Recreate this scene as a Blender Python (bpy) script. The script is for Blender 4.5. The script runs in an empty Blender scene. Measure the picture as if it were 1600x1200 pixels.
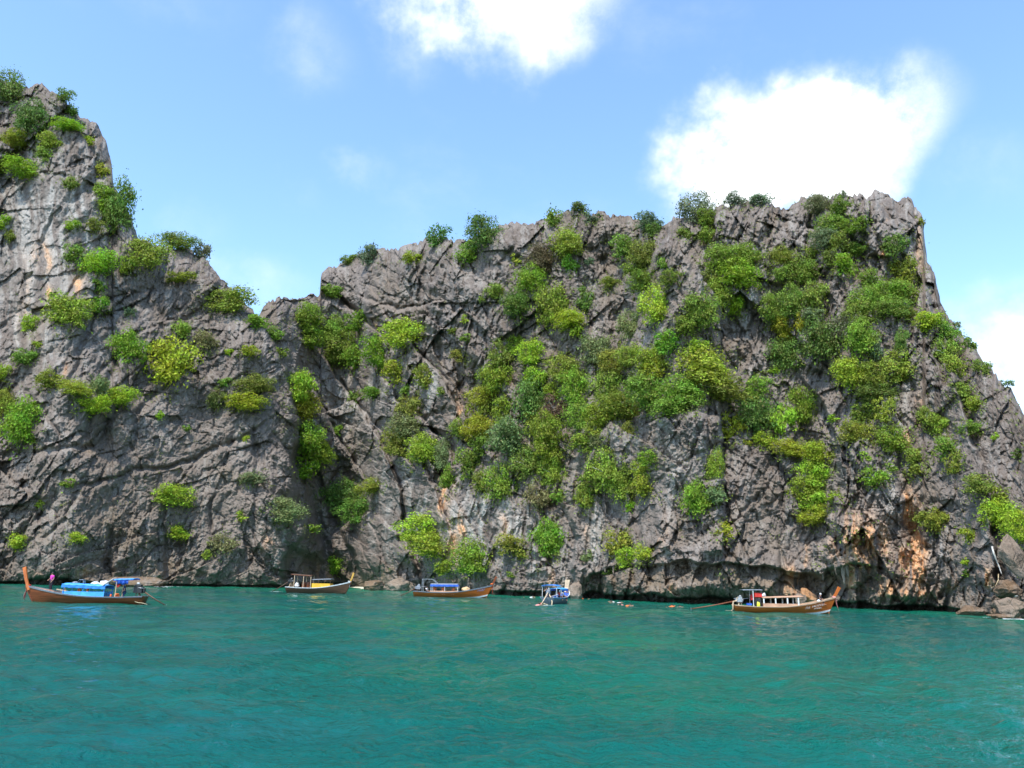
import bpy, bmesh, math, random
import numpy as np
from mathutils import Vector, Matrix, Euler

R = math.radians
random.seed(7)
scene = bpy.context.scene
COL = scene.collection

# ------------------------------------------------------------------ camera
FPX = 1250.0                       # focal length in photograph pixels (1600 wide)
CAMZ = 2.8
cam_data = bpy.data.cameras.new('camera')
cam_data.sensor_width = 36.0
cam_data.lens = 36.0 * FPX / 1600.0
cam_data.clip_start = 0.1
cam_data.clip_end = 20000
cam = bpy.data.objects.new('camera', cam_data)
COL.objects.link(cam)
CAM_M = Matrix.Rotation(R(90 + 13.71), 3, 'X') @ Matrix.Rotation(R(1.15), 3, 'Z')
cam.matrix_world = Matrix.Translation((0, 0, CAMZ)) @ CAM_M.to_4x4()
scene.camera = cam
MN = np.array(CAM_M)

# ------------------------------------------------------------------ exposure
scene.view_settings.view_transform = 'Standard'
scene.view_settings.look = 'None'
scene.view_settings.gamma = 1.0
scene.view_settings.use_curve_mapping = False
scene.view_settings.exposure = 0.3

# ------------------------------------------------------------------ sun and sky
SUN_DIR = Vector((-0.27, -0.58, 1.08)).normalized()      # towards the sun
SUN_EL = math.asin(SUN_DIR.z)
SUN_AZ = math.atan2(SUN_DIR.x, SUN_DIR.y)
sun_data = bpy.data.lights.new('sun', 'SUN')
sun_data.energy = 4.6
sun_data.angle = R(0.55)
sun_data.color = (1.0, 0.955, 0.88)
sun = bpy.data.objects.new('sun', sun_data)
sun.rotation_euler = SUN_DIR.to_track_quat('Z', 'Y').to_euler()
sun.location = (0, -50, 200)
COL.objects.link(sun)

world = bpy.data.worlds.new('World')
scene.world = world
world.use_nodes = True
nt = world.node_tree
nt.nodes.clear()

class NT:
    """tiny helper round a node tree"""
    def __init__(s, t): s.t = t
    def n(s, kind, **kw):
        o = s.t.nodes.new(kind)
        for k, v in kw.items():
            if k == 'ins':
                for a, b in v.items():
                    if isinstance(b, bpy.types.NodeSocket): s.t.links.new(b, o.inputs[a])
                    else: o.inputs[a].default_value = b
            else: setattr(o, k, v)
        return o
    def math(s, op, a, b=None, c=None, clamp=False):
        o = s.t.nodes.new('ShaderNodeMath'); o.operation = op; o.use_clamp = clamp
        for i, v in enumerate((a, b, c)):
            if v is None: continue
            if isinstance(v, bpy.types.NodeSocket): s.t.links.new(v, o.inputs[i])
            else: o.inputs[i].default_value = v
        return o.outputs[0]
    def ramp(s, fac, p0, p1, v0=0.0, v1=1.0, smooth=True):
        o = s.t.nodes.new('ShaderNodeMapRange')
        o.interpolation_type = 'SMOOTHSTEP' if smooth else 'LINEAR'
        s.t.links.new(fac, o.inputs[0])
        for i, v in enumerate((p0, p1, v0, v1)): o.inputs[i + 1].default_value = v
        return o.outputs[0]
    def mix(s, fac, a, b, mode='MIX'):
        o = s.t.nodes.new('ShaderNodeMix'); o.data_type = 'RGBA'; o.blend_type = mode
        for i, v in ((0, fac), (6, a), (7, b)):
            if isinstance(v, bpy.types.NodeSocket): s.t.links.new(v, o.inputs[i])
            else: o.inputs[i].default_value = v if i == 0 else (tuple(v) + (1.0,) if len(v) == 3 else v)
        return o.outputs[2]
    def noise(s, vec, scale, detail=4.0, rough=0.55, dist=0.0, out=0):
        o = s.t.nodes.new('ShaderNodeTexNoise')
        if vec is not None: s.t.links.new(vec, o.inputs['Vector'])
        o.inputs['Scale'].default_value = scale; o.inputs['Detail'].default_value = detail
        o.inputs['Roughness'].default_value = rough; o.inputs['Distortion'].default_value = dist
        return o.outputs[out]
    def mapping(s, vec, loc=(0, 0, 0), rot=(0, 0, 0), scale=(1, 1, 1)):
        o = s.t.nodes.new('ShaderNodeMapping')
        s.t.links.new(vec, o.inputs[0])
        o.inputs[1].default_value = loc; o.inputs[2].default_value = rot; o.inputs[3].default_value = scale
        return o.outputs[0]

def pix_dir(x, y):
    d = MN @ np.array([(x - 800) / FPX, (600 - y) / FPX, -1.0])
    return d

W = NT(nt)
sky = W.n('ShaderNodeTexSky', sky_type='NISHITA', sun_disc=False)
sky.sun_elevation = SUN_EL
sky.sun_rotation = SUN_AZ
sky.air_density = 1.0; sky.dust_density = 0.6; sky.ozone_density = 2.0
sky.altitude = 0
tc = W.n('ShaderNodeTexCoord')
gen = tc.outputs['Generated']
warp = W.noise(gen, 7.0, 5.0, 0.6, out=1)
wsub = W.n('ShaderNodeVectorMath', operation='SUBTRACT', ins={0: warp, 1: (0.5, 0.5, 0.5)})
wscl = W.n('ShaderNodeVectorMath', operation='SCALE', ins={0: wsub.outputs[0]}); wscl.inputs['Scale'].default_value = 0.13
wadd = W.n('ShaderNodeVectorMath', operation='ADD', ins={0: gen, 1: wscl.outputs[0]})
vec = wadd.outputs[0]
puff = W.noise(gen, 14.0, 9.0, 0.62)
total = None
# (pixel centre, half width, half height, solidity) of each cloud, turned into a direction on the sky
CLOUDS = [(1245, 232, 200, 112, 2.6), (1140, 165, 95, 60, 1.0), (1380, 215, 85, 75, 0.6), (1090, 230, 85, 60, 0.7), (775, 0, 200, 88, 1.6), (640, 55, 90, 80, 0.42), (900, 30, 80, 70, 0.5), (478, 80, 85, 85, 0.36),
          (572, 262, 60, 34, 0.32), (1600, 590, 150, 100, 1.3), (1540, 500, 130, 60, 0.42), (400, 440, 130, 60, 0.38), (310, 350, 60, 50, 0.25),
          (660, 240, 50, 40, 0.26), (300, 10, 130, 50, 0.22), (1560, 270, 100, 60, 0.28), (470, 290, 50, 30, .2)]
for (cx, cy, hw, hh, sol) in CLOUDS:
    d = pix_dir(cx, cy); d = d / np.linalg.norm(d)
    sx, sz = FPX / hw, FPX / hh
    m = W.mapping(vec, loc=(-d[0] * sx, -d[1] * sx * 0.8, -d[2] * sz), scale=(sx, sx * 0.8, sz))
    ln = W.n('ShaderNodeVectorMath', operation='LENGTH', ins={0: m}).outputs['Value']
    f = W.ramp(ln, 0.25, 1.25, sol, 0.0)
    total = f if total is None else W.math('MAXIMUM', total, f)
p2 = W.math('MULTIPLY_ADD', puff, 1.7, -0.30)
dens = W.math('MULTIPLY', total, p2)
dens = W.ramp(dens, 0.02, 1.05, 0.0, 1.0)
veil = W.ramp(W.noise(W.mapping(gen, scale=(1, 1, 1.8)), 2.4, 8.0, 0.6), 0.52, 0.85, 0.0, 0.25)
dens = W.math('MAXIMUM', dens, veil)
skyc = W.mix(1.0, sky.outputs[0], (2.05, 2.3, 2.42), 'MULTIPLY')
col = W.mix(dens, skyc, (8.6, 9.0, 9.2))
bg = W.n('ShaderNodeBackground', ins={'Color': col, 'Strength': 0.13})
wo = W.n('ShaderNodeOutputWorld', ins={'Surface': bg.outputs[0]})

# ------------------------------------------------------------------ numpy noise
def _hash(ix, iy, seed):
    h = (ix.astype(np.int64) * 374761393 + iy.astype(np.int64) * 668265263 + seed * 1442695041) & 0xFFFFFFFF
    h = ((h ^ (h >> 13)) * 1274126177) & 0xFFFFFFFF
    h = h ^ (h >> 16)
    return (h & 0xFFFFFF).astype(np.float32) / np.float32(0xFFFFFF)

def vnoise(x, y, seed=0):
    ix = np.floor(x); iy = np.floor(y)
    fx = (x - ix).astype(np.float32); fy = (y - iy).astype(np.float32)
    fx = fx * fx * fx * (fx * (fx * 6 - 15) + 10); fy = fy * fy * fy * (fy * (fy * 6 - 15) + 10)
    a = _hash(ix, iy, seed); b = _hash(ix + 1, iy, seed); c = _hash(ix, iy + 1, seed); d = _hash(ix + 1, iy + 1, seed)
    return (a + (b - a) * fx) * (1 - fy) + (c + (d - c) * fx) * fy * 1.0 - 0.5

def fbm(x, y, octs=4, seed=0, gain=0.5):
    s = 0; a = 1.0
    for k in range(octs):
        s = s + a * vnoise(x * 2 ** k + 17.3 * k, y * 2 ** k - 9.1 * k, seed + k * 31)
        a *= gain
    return s

def facets(x, y, seed, tilt=1.0, need='hc'):
    """broken, tilted blocks: height of the block at each point, and distance to the nearest joint"""
    ix = np.floor(x); iy = np.floor(y)
    d1 = np.full(x.shape, 9.0, np.float32); d2 = d1.copy(); h1 = np.zeros(x.shape, np.float32)
    for dx in (-1, 0, 1):
        for dy in (-1, 0, 1):
            cx = ix + dx; cy = iy + dy
            px = (cx + _hash(cx, cy, seed)) - x; py = (cy + _hash(cx, cy, seed + 1)) - y
            d = (px * px + py * py).astype(np.float32)
            h = (_hash(cx, cy, seed + 2) - 0.5) + tilt * ((_hash(cx, cy, seed + 3) - 0.5) * px + (_hash(cx, cy, seed + 4) - 0.5) * py)
            near = d < d1
            d2 = np.where(near, d1, np.minimum(d2, d))
            h1 = np.where(near, h, h1)
            d1 = np.where(near, d, d1)
    return h1.astype(np.float32), (np.sqrt(d2) - np.sqrt(d1))

def sstep(a, b, v):
    t = np.clip((v - a) / (b - a), 0, 1)
    return t * t * (3 - 2 * t)

# ------------------------------------------------------------------ small scene helpers
def tag(o, label=None, cat=None, group=None, kind=None):
    if label: o['label'] = label
    if cat: o['category'] = cat
    if group: o['group'] = group
    if kind: o['kind'] = kind
    return o

def link(name, data, parent=None):
    o = bpy.data.objects.new(name, data)
    COL.objects.link(o)
    if parent is not None: o.parent = parent
    return o

def np_mesh(name, co, faces, smooth=True):
    """co (n,3), faces (m,4) or (m,3)"""
    me = bpy.data.meshes.new(name)
    co = np.ascontiguousarray(co, np.float32); faces = np.ascontiguousarray(faces, np.int32)
    k = faces.shape[1]
    me.vertices.add(len(co)); me.vertices.foreach_set('co', co.ravel())
    me.loops.add(faces.size); me.loops.foreach_set('vertex_index', faces.ravel())
    me.polygons.add(len(faces))
    me.polygons.foreach_set('loop_start', np.arange(0, faces.size, k, dtype=np.int32))
    me.polygons.foreach_set('loop_total', np.full(len(faces), k, np.int32))
    me.polygons.foreach_set('use_smooth', np.full(len(faces), smooth, bool))
    me.update(calc_edges=True)
    return me

def principled(name, color, rough=0.6, spec=0.4, metal=0.0):
    m = bpy.data.materials.new(name); m.use_nodes = True
    b = m.node_tree.nodes['Principled BSDF']
    b.inputs['Base Color'].default_value = (*color, 1)
    b.inputs['Roughness'].default_value = rough
    b.inputs['Specular IOR Level'].default_value = spec
    b.inputs['Metallic'].default_value = metal
    return m, NT(m.node_tree), b

def worn(name, color, rough=0.6, spec=0.35, scale=3.0, amount=0.35, metal=0.0, stretch=(1, 1, 1), bump=0.0):
    """a plain surface with grain, fading and dirt"""
    m, t, b = principled(name, color, rough, spec, metal)
    co = t.n('ShaderNodeTexCoord').outputs['Object']
    nz = t.noise(t.mapping(co, scale=stretch), scale, 6.0, 0.6)
    f = t.ramp(nz, 0.3, 0.7, 1 - amount, 1 + amount * 0.5, False)
    c = t.mix(1.0, tuple(color), (1, 1, 1), 'MULTIPLY')
    v = t.n('ShaderNodeVectorMath', operation='SCALE', ins={0: c}); t.t.links.new(f, v.inputs['Scale'])
    t.t.links.new(v.outputs[0], b.inputs['Base Color'])
    if bump:
        bp = t.n('ShaderNodeBump', ins={'Height': nz, 'Distance': bump}); bp.inputs['Strength'].default_value = 0.6
        t.t.links.new(bp.outputs[0], b.inputs['Normal'])
    return m
# ================================================================== THE CLIFF
# waterline and skyline of the rock (photograph pixels), turned into metres by distance
BASE = [(-700, 905), (-300, 908), (0, 912), (100, 915), (300, 916), (440, 918), (540, 917), (600, 921), (700, 926), (780, 930), (960, 936), (1060, 942), (1250, 946), (1340, 950), (1480, 955), (1600, 966), (1750, 985)]
TOP = [(-700, 210), (-400, 150), (-120, 105), (-40, 108), (0, 128), (22, 124), (40, 138), (62, 131), (82, 146), (104, 158), (118, 172), (130, 184), (140, 190), (150, 192), (158, 204), (166, 222), (172, 245), (175, 262),
       (177, 290), (184, 300), (200, 330), (208, 352), (214, 368), (226, 376), (262, 384), (285, 385), (305, 393), (322, 405), (333, 424), (346, 436), (358, 450), (378, 470), (392, 484), (404, 494),
       (412, 478), (420, 470), (434, 466), (452, 468), (476, 462), (496, 457), (501, 452), (502, 424), (510, 416), (528, 412), (545, 406), (575, 395), (600, 388), (625, 388), (645, 380), (662, 375),
       (690, 370), (710, 376), (740, 372), (780, 350), (806, 347), (830, 346), (850, 344), (872, 336), (888, 327), (905, 324), (922, 334), (938, 326), (952, 334), (975, 336), (1005, 340), (1030, 352),
       (1042, 350), (1052, 340), (1062, 346), (1080, 338), (1110, 330), (1135, 322), (1160, 320), (1190, 318), (1225, 322), (1244, 318), (1250, 310), (1262, 308), (1275, 302), (1292, 306), (1310, 303), (1326, 304),
       (1338, 306), (1346, 303), (1354, 312), (1360, 306), (1366, 299), (1382, 302), (1396, 310), (1404, 312), (1412, 306), (1418, 303), (1426, 308), (1429, 318), (1436, 326), (1440, 334), (1442, 350), (1444, 380), (1446, 402),
       (1454, 418), (1460, 430), (1465, 452), (1469, 476), (1476, 490), (1484, 502), (1500, 520), (1520, 540), (1535, 560), (1556, 582), (1566, 598), (1580, 606), (1590, 628), (1602, 650), (1625, 690), (1660, 740), (1700, 800), (1722, 870), (1740, 990)]
def poly_y(pts, x):
    p = np.array(pts, float)
    return np.interp(x, p[:, 0], p[:, 1])
def horizon_y(x): return 889.0 + 0.0201 * x
def ray(x, y):
    """directions with unit forward (y) component for pixel arrays"""
    l = np.stack([(x - 800) / FPX, (600 - y) / FPX, -np.ones_like(x)], -1) @ MN.T
    return l / l[..., 1:2]
def water_Y(x, y):
    r = ray(np.asarray(x, float), np.asarray(y, float))
    return -CAMZ / r[..., 2]

# columns: dense where the photograph looks, coarse outside
cols = np.concatenate([np.linspace(-700, -30, 70, endpoint=False), np.linspace(-30, 1625, 1420), np.linspace(1626, 1740, 60)[1:]])
NR = 660
tv = np.concatenate([[-0.03, -0.012], np.linspace(0, 1, NR)])
yb = poly_y(BASE, cols)
yt = poly_y(TOP, cols)
jag = 7.0 * fbm(cols / 26.0, cols * 0, 3, 5, 0.6) + 4.5 * np.abs(fbm(cols / 7.0, cols * 0 + 3, 2, 9, 0.7)) * 2 - 2
yt = yt + jag * sstep(-60, -20, cols)
PX = np.repeat(cols[None, :], len(tv), 0).astype(np.float32)
PY = (yb[None, :] + (yt - yb)[None, :] * tv[:, None]).astype(np.float32)
Y0 = np.interp(cols, cols, water_Y(cols, yb))
kern = np.hanning(81); kern /= kern.sum()
Y0 = np.convolve(np.pad(Y0, 40, 'edge'), kern, 'valid')
Y0g = np.repeat(Y0[None, :], len(tv), 0).astype(np.float32)
Hm = (yb[None, :] - PY) / FPX * Y0g                # height above the sea, about

# warped coordinates make every seam ragged
wx = PX + 16 * fbm(PX / 90, PY / 90, 3, 11) + 5 * fbm(PX / 16, PY / 16, 2, 12)
wy = PY + 16 * fbm(PX / 90, PY / 90, 3, 13) + 5 * fbm(PX / 16, PY / 16, 2, 14)

OUT = np.zeros_like(PX)                            # metres the rock stands out towards the sea

def box(pts, pad):
    p = np.array(pts, float)
    c = np.where((cols > p[:, 0].min() - pad - 25) & (cols < p[:, 0].max() + pad + 25))[0]
    if not len(c): return None
    sub = PY[:, c[0]:c[-1] + 1]
    r = np.where((sub.max(1) > p[:, 1].min() - pad - 25) & (sub.min(1) < p[:, 1].max() + pad + 25))[0]
    if not len(r): return None
    return slice(r[0], r[-1] + 1), slice(c[0], c[-1] + 1)

def seg_dist(X, Y, pts):
    best = np.full(X.shape, 1e9, np.float32); side = np.zeros(X.shape, np.float32); along = np.zeros(X.shape, np.float32)
    L = 0.0
    tot = sum(math.dist(a, b) for a, b in zip(pts[:-1], pts[1:]))
    for (ax, ay), (bx, by) in zip(pts[:-1], pts[1:]):
        ex, ey = bx - ax, by - ay; ln = math.hypot(ex, ey)
        t = np.clip(((X - ax) * ex + (Y - ay) * ey) / (ln * ln), 0, 1)
        qx = X - ax - t * ex; qy = Y - ay - t * ey
        d = np.sqrt(qx * qx + qy * qy)
        s = (ex * (Y - ay) - ey * (X - ax)) / ln       # >0 on the right hand when walking the line on screen
        m = d < best
        best = np.where(m, d, best); side = np.where(m, s, side); along = np.where(m, (L + t * ln) / tot, along)
        L += ln
    return best, side, along

def crack(pts, depth, w):
    b = box(pts, w * 3)
    if b is None: return
    d, s, a = seg_dist(wx[b], wy[b], pts)
    taper = np.clip(np.minimum(a, 1 - a) * 6, 0.15, 1)
    OUT[b] -= 0.75 * depth * np.exp(-(d / (w * (0.5 + 0.5 * taper))) ** 2) * (0.4 + 0.6 * taper)

def step(pts, amp, L, w=3.0, flip=False):
    """rock on one side of the line stands out by amp and falls back over L px"""
    b = box(pts, L * 2.2)
    if b is None: return
    d, s, a = seg_dist(wx[b], wy[b], pts)
    if flip: s = -s
    sg = sstep(-w, w, s)
    taper = sstep(0, 0.08, a) * sstep(0, 0.08, 1 - a)
    OUT[b] += amp * sg * np.exp(-(d / L) ** 1.5) * (0.35 + 0.65 * taper)

def bump(x, y, rx, ry, amp, rot=0.0, p=2.0):
    m = max(rx, ry) * 2.2
    b = box([(x - 1, y - 1), (x + 1, y + 1)], m)
    if b is None: return
    c, s_ = math.cos(R(rot)), math.sin(R(rot))
    u = ((wx[b] - x) * c + (wy[b] - y) * s_) / rx; v = (-(wx[b] - x) * s_ + (wy[b] - y) * c) / ry
    OUT[b] += amp * np.exp(-(u * u + v * v) ** (p / 2))

# ---- large masses.  "right hand when walking" = east side when walking south is west, so flip is explicit
# left headland in front of the middle wall
step([(400, 480), (422, 540), (452, 610), (461, 680), (458, 760), (470, 840), (446, 880), (444, 925)], 4.5, 170, 5)
# pale hanging wall of the pinnacle, behind the grey lower mass
step([(175, 330), (176, 400), (150, 400), (112, 455), (70, 500), (20, 560), (-60, 640)], 3.0, 120, 4, flip=True)
bump(60, 400, 100, 130, -2.5)
# chimney beside the headland
crack([(462, 560), (470, 650), (474, 740), (488, 800), (512, 862), (532, 912)], 5.0, 9)
step([(478, 620), (490, 720), (520, 800), (545, 850), (560, 905)], 3.5, 70, 4, flip=True)
# sloping pale slabs of the middle
for pts, amp, L in (([(498, 556), (532, 592), (562, 642), (602, 702), (626, 762), (640, 832), (652, 880)], 2.6, 46),
                    ([(470, 575), (505, 640), (535, 700), (575, 745)], 1.8, 34),
                    ([(560, 545), (600, 600), (648, 650), (690, 690), (700, 740)], 2.0, 50),
                    ([(640, 690), (668, 742), (690, 790), (706, 835)], 1.6, 34),
                    ([(600, 480), (640, 530), (690, 590), (712, 648)], 2.0, 60),
                    ([(520, 470), (570, 500), (610, 540)], 1.6, 40),
                    ([(560, 470), (640, 480), (690, 470)], 1.2, 30),
                    ([(570, 650), (610, 690), (650, 730)], 1.4, 30)):
    step(pts, amp * 1.75, L * 1.1, 2.2)
    crack([(a + 2, b) for a, b in pts], 2.2, 3.2)
# dark tilted block at the foot of the middle wall
step([(508, 842), (545, 812), (586, 804), (622, 826), (646, 868), (660, 916)], 3.6, 90, 4, flip=False)
crack([(575, 815), (592, 850), (610, 890)], 1.4, 2.6)
crack([(548, 822), (565, 862), (590, 905)], 1.2, 2.4)
# dark slot over boat 2 : sea cave
bump(482, 884, 26, 20, -5.0, p=4)
bump(495, 903, 26, 8, 3.2)
bump(455, 893, 9, 30, -4.0)
# the high middle block, its left end and the notch behind
step([(501, 420), (503, 452), (540, 478), (586, 500), (640, 505)], 3.0, 70, 3, flip=True)
bump(900, 420, 120, 120, -1.5)
# green gully running down the middle
bump(800, 660, 90, 130, -3.5)
bump(760, 600, 50, 60, -1.5)
crack([(712, 580), (718, 650)], 2.4, 6)
# right hand massif stands nearer than the hazy crest on its left
step([(1046, 352), (1018, 400), (1008, 450), (985, 520), (940, 600), (905, 680), (893, 740)], 6.0, 170, 5, flip=True)
# big pale face under the hanging trees
step([(960, 640), (935, 690), (905, 742), (890, 800), (894, 850), (898, 925)], 3.4, 90, 3, flip=True)
step([(1128, 642), (1126, 700), (1128, 760), (1132, 800), (1130, 880)], 3.8, 80, 3)
crack([(1130, 640), (1131, 720), (1134, 800), (1135, 882)], 2.0, 4)
step([(985, 645), (1060, 640), (1128, 645)], 2.2, 60, 3)
step([(990, 740), (985, 800), (1000, 850)], 1.6, 40, 3)
crack([(1020, 765), (1050, 735), (1090, 715), (1128, 690)], 0.9, 2.2)
crack([(1010, 735), (1060, 745), (1075, 790)], 0.8, 2.0)
crack([(1150, 820), (1180, 780), (1215, 740)], 1.0, 2.2)
# gully with the green ladder of bushes
crack([(1214, 440), (1222, 500), (1228, 575)], 3.0, 12)
crack([(1252, 640), (1270, 720), (1276, 810)], 3.0, 13)
step([(1262, 600), (1300, 640), (1312, 700), (1300, 760), (1308, 830)], 3.0, 90, 4, flip=True)
step([(1236, 440), (1252, 520), (1262, 590)], 2.4, 70, 4, flip=True)
bump(1215, 760, 55, 90, 1.8)
bump(1340, 700, 60, 60, 1.8)
# overhanging lip along the foot of the right massif and the hollow under it
step([(905, 918), (925, 892), (960, 884), (1000, 880), (1062, 884), (1130, 884), (1186, 890), (1250, 892), (1300, 886), (1346, 884), (1390, 892)], 2.7, 60, 2.6, flip=True)
bump(1285, 912, 30, 24, -3.2, p=4)
bump(1360, 920, 28, 16, -2.2, p=4)
bump(1010, 918, 34, 12, 2.2); bump(1090, 922, 46, 11, 2.2); bump(1180, 922, 40, 14, 1.6); bump(1245, 926, 14, 14, 3.0); bump(1228, 918, 18, 34, 1.2)
for x_ in (955, 1052, 1130, 1215): bump(x_, 905, 7, 26, 1.6, 8)
# nose of orange rock and the ledge beside it
bump(1338, 850, 36, 40, 3.0)
step([(1296, 800), (1290, 850), (1300, 900)], 1.6, 40, 3, flip=True)
bump(1400, 925, 46, 14, 3.6)
bump(1330, 905, 6, 22, 2.0)
crack([(1410, 690), (1418, 780), (1424, 850), (1408, 905)], 3.0, 8)
step([(1440, 760), (1436, 840), (1452, 930)], 1.8, 50, 3, flip=True)
# front rib of the right end and the slope falling away behind it
step([(1436, 440), (1452, 486), (1482, 560), (1512, 640), (1540, 740), (1560, 860), (1560, 940)], 4.5, 120, 4)
step([(1350, 300), (1342, 350), (1358, 398), (1392, 396), (1420, 380)], 2.4, 40, 3, flip=True)
crack([(1372, 318), (1395, 345), (1412, 372)], 1.8, 4)
crack([(1335, 372), (1348, 392), (1352, 420)], 1.8, 4)
crack([(1318, 420), (1340, 440)], 1.8, 5)
bump(1385, 350, 34, 38, 1.8)
# left headland : bulges, diagonal joints and gullies
for a in ((95, 745, 95, 70, 2.6, -30), (300, 770, 90, 110, 2.4, 0), (215, 640, 70, 50, 1.6, -40), (60, 860, 70, 46, 2.4, 0), (330, 600, 70, 80, 1.6, -50), (300, 470, 70, 70, 1.6, 30),
          (160, 690, 40, 22, -2.4, 0), (405, 800, 36, 90, 2.4, 10), (250, 850, 60, 50, 1.2, 0), (120, 600, 60, 50, 1.4, -40), (370, 690, 40, 70, 1.8, 0), (560, 440, 70, 40, 1.2, 0),
          (440, 500, 40, 30, 1.6, 0), (1200, 420, 60, 60, 1.2, 0), (1500, 760, 60, 120, 1.5, 0), (1080, 440, 50, 50, 1.2, 0), (740, 800, 60, 60, 1.2, 0), (830, 850, 50, 60, 1.4, 0)):
    bump(*a)
for pts, dp, w in (([(215, 520), (185, 575), (150, 640), (120, 690)], 2.2, 4.5), ([(150, 470), (145, 520), (110, 590)], 1.8, 4), ([(205, 560), (195, 620), (150, 690), (60, 710), (0, 720)], 1.8, 4),
                   ([(300, 560), (250, 610), (215, 650), (200, 700)], 1.4, 4), ([(430, 640), (380, 680), (300, 720), (240, 730), (180, 735)], 1.8, 4), ([(300, 720), (270, 770), (262, 830)], 1.4, 3),
                   ([(182, 735), (120, 760), (108, 810), (70, 840)], 1.6, 4), ([(395, 650), (404, 720), (398, 800), (405, 870)], 1.8, 4), ([(170, 830), (176, 880), (180, 912)], 2.6, 6),
                   ([(265, 850), (262, 900)], 2.2, 6), ([(60, 790), (70, 830), (40, 860)], 1.2, 3.5), ([(340, 740), (332, 800), (345, 860)], 1.4, 3), ([(30, 600), (70, 640), (90, 690)], 1.6, 5),
                   ([(125, 420), (90, 470), (60, 520)], 1.4, 3.5), ([(90, 320), (70, 380), (20, 450)], 1.2, 3), ([(140, 195), (146, 240), (160, 290)], 2.0, 5), ([(100, 200), (120, 260), (110, 320)], 1.2, 3.5),
                   ([(25, 230), (60, 260), (110, 270)], 1.4, 4), ([(700, 410), (760, 450), (800, 500)], 1.2, 3.5), ([(660, 395), (690, 430), (720, 520)], 1.2, 3), ([(810, 370), (780, 420), (790, 470)], 1.2, 4),
                   ([(960, 350), (940, 420), (960, 470)], 1.6, 5), ([(900, 470), (920, 520), (900, 560)], 1.6, 4), ([(1150, 330), (1170, 380), (1160, 430)], 1.2, 3.5), ([(1205, 360), (1225, 400), (1240, 430)], 1.8, 4),
                   ([(1140, 480), (1165, 520), (1175, 560)], 1.6, 3), ([(1190, 490), (1172, 520)], 1.4, 3), ([(1290, 560), (1320, 600), (1330, 650)], 1.6, 4), ([(870, 800), (850, 860), (870, 920)], 1.6, 4),
                   ([(770, 800), (775, 860), (760, 910)], 1.4, 4), ([(905, 920), (890, 900), (880, 860)], 1.2, 4), ([(1480, 640), (1500, 720), (1490, 800)], 1.4, 4), ([(1390, 560), (1430, 600), (1450, 680)], 1.6, 4),
                   ([(1200, 640), (1170, 700), (1180, 760)], 1.4, 4), ([(1230, 800), (1220, 850), (1236, 888)], 1.4, 3.5), ([(940, 700), (935, 760), (960, 800)], 1.2, 3)):
    crack(pts, dp, w)

# sea notch worn by the water, all along the foot
nb = np.interp(cols, [-700, 0, 100, 150, 170, 300, 440, 470, 520, 570, 640, 780, 860, 900, 1000, 1200, 1350, 1440, 1490, 1520, 1740], [10, 10, 14, 10, 5, 5, 6, 9, 10, 3, 3, 10, 11, 14, 15, 15, 12, 13, 10, 4, 4])
hy = (yb[None, :] - PY)
nw = nb[None, :] * (0.8 + 0.6 * fbm(PX / 30, PX * 0, 3, 77))
OUT -= 2.0 * (1 - sstep(0.55, 1.0, hy / np.maximum(nw, 2))) * np.clip(nb / 10, 0.2, 1.3)[None, :]

# ---- broken rock: three grains of jointing, blended by place
def rot(a, sx, sy):
    c, s_ = math.cos(R(a)), math.sin(R(a))
    return (fx_ * c + fy_ * s_) / sx, (-fx_ * s_ + fy_ * c) / sy
fx_ = PX + 12 * fbm(PX / 110, PY / 110, 2, 11) + 1.6 * fbm(PX / 9, PY / 9, 2, 15); fy_ = PY + 12 * fbm(PX / 110, PY / 110, 2, 13) + 1.6 * fbm(PX / 9, PY / 9, 2, 16)
wl = 1 - sstep(400, 480, PX + 0.25 * (PY - 600)); wr = sstep(820, 960, PX - 0.1 * (PY - 600)); wm = np.clip(1 - wl - wr, 0, 1)
rough_amt = 0.75 + 0.5 * sstep(-0.3, 0.3, fbm(PX / 120, PY / 120, 3, 41)) 
# the foot of the wall between 640 and 900 px and the pale pinnacle wall are smoother, water-polished
smoothz = np.clip(np.exp(-(((PX - 60) / 90) ** 2 + ((PY - 400) / 130) ** 2)) + 0.8 * np.exp(-(((PX - 760) / 110) ** 2 + ((PY - 840) / 90) ** 2)) + 0.5 * np.exp(-(((PX - 1500) / 90) ** 2 + ((PY - 760) / 160) ** 2)), 0, 1)
smoothz = np.clip(smoothz + 0.55 * np.exp(-(((PX - 1060) / 70) ** 2 + ((PY - 740) / 80) ** 2)) + 0.45 * np.exp(-(((PX - 250) / 200) ** 2 + ((PY - 780) / 110) ** 2)) + 0.4 * np.exp(-(((PX - 590) / 60) ** 2 + ((PY - 700) / 150) ** 2)) + 0.4 * np.exp(-(((PX - 1210) / 60) ** 2 + ((PY - 780) / 80) ** 2)), 0, 1)
fine_amt = rough_amt * (1 - 0.6 * smoothz)
rough_amt = rough_amt * (1 - 0.45 * smoothz)
D = np.zeros_like(PX); CR = np.zeros_like(PX)
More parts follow.
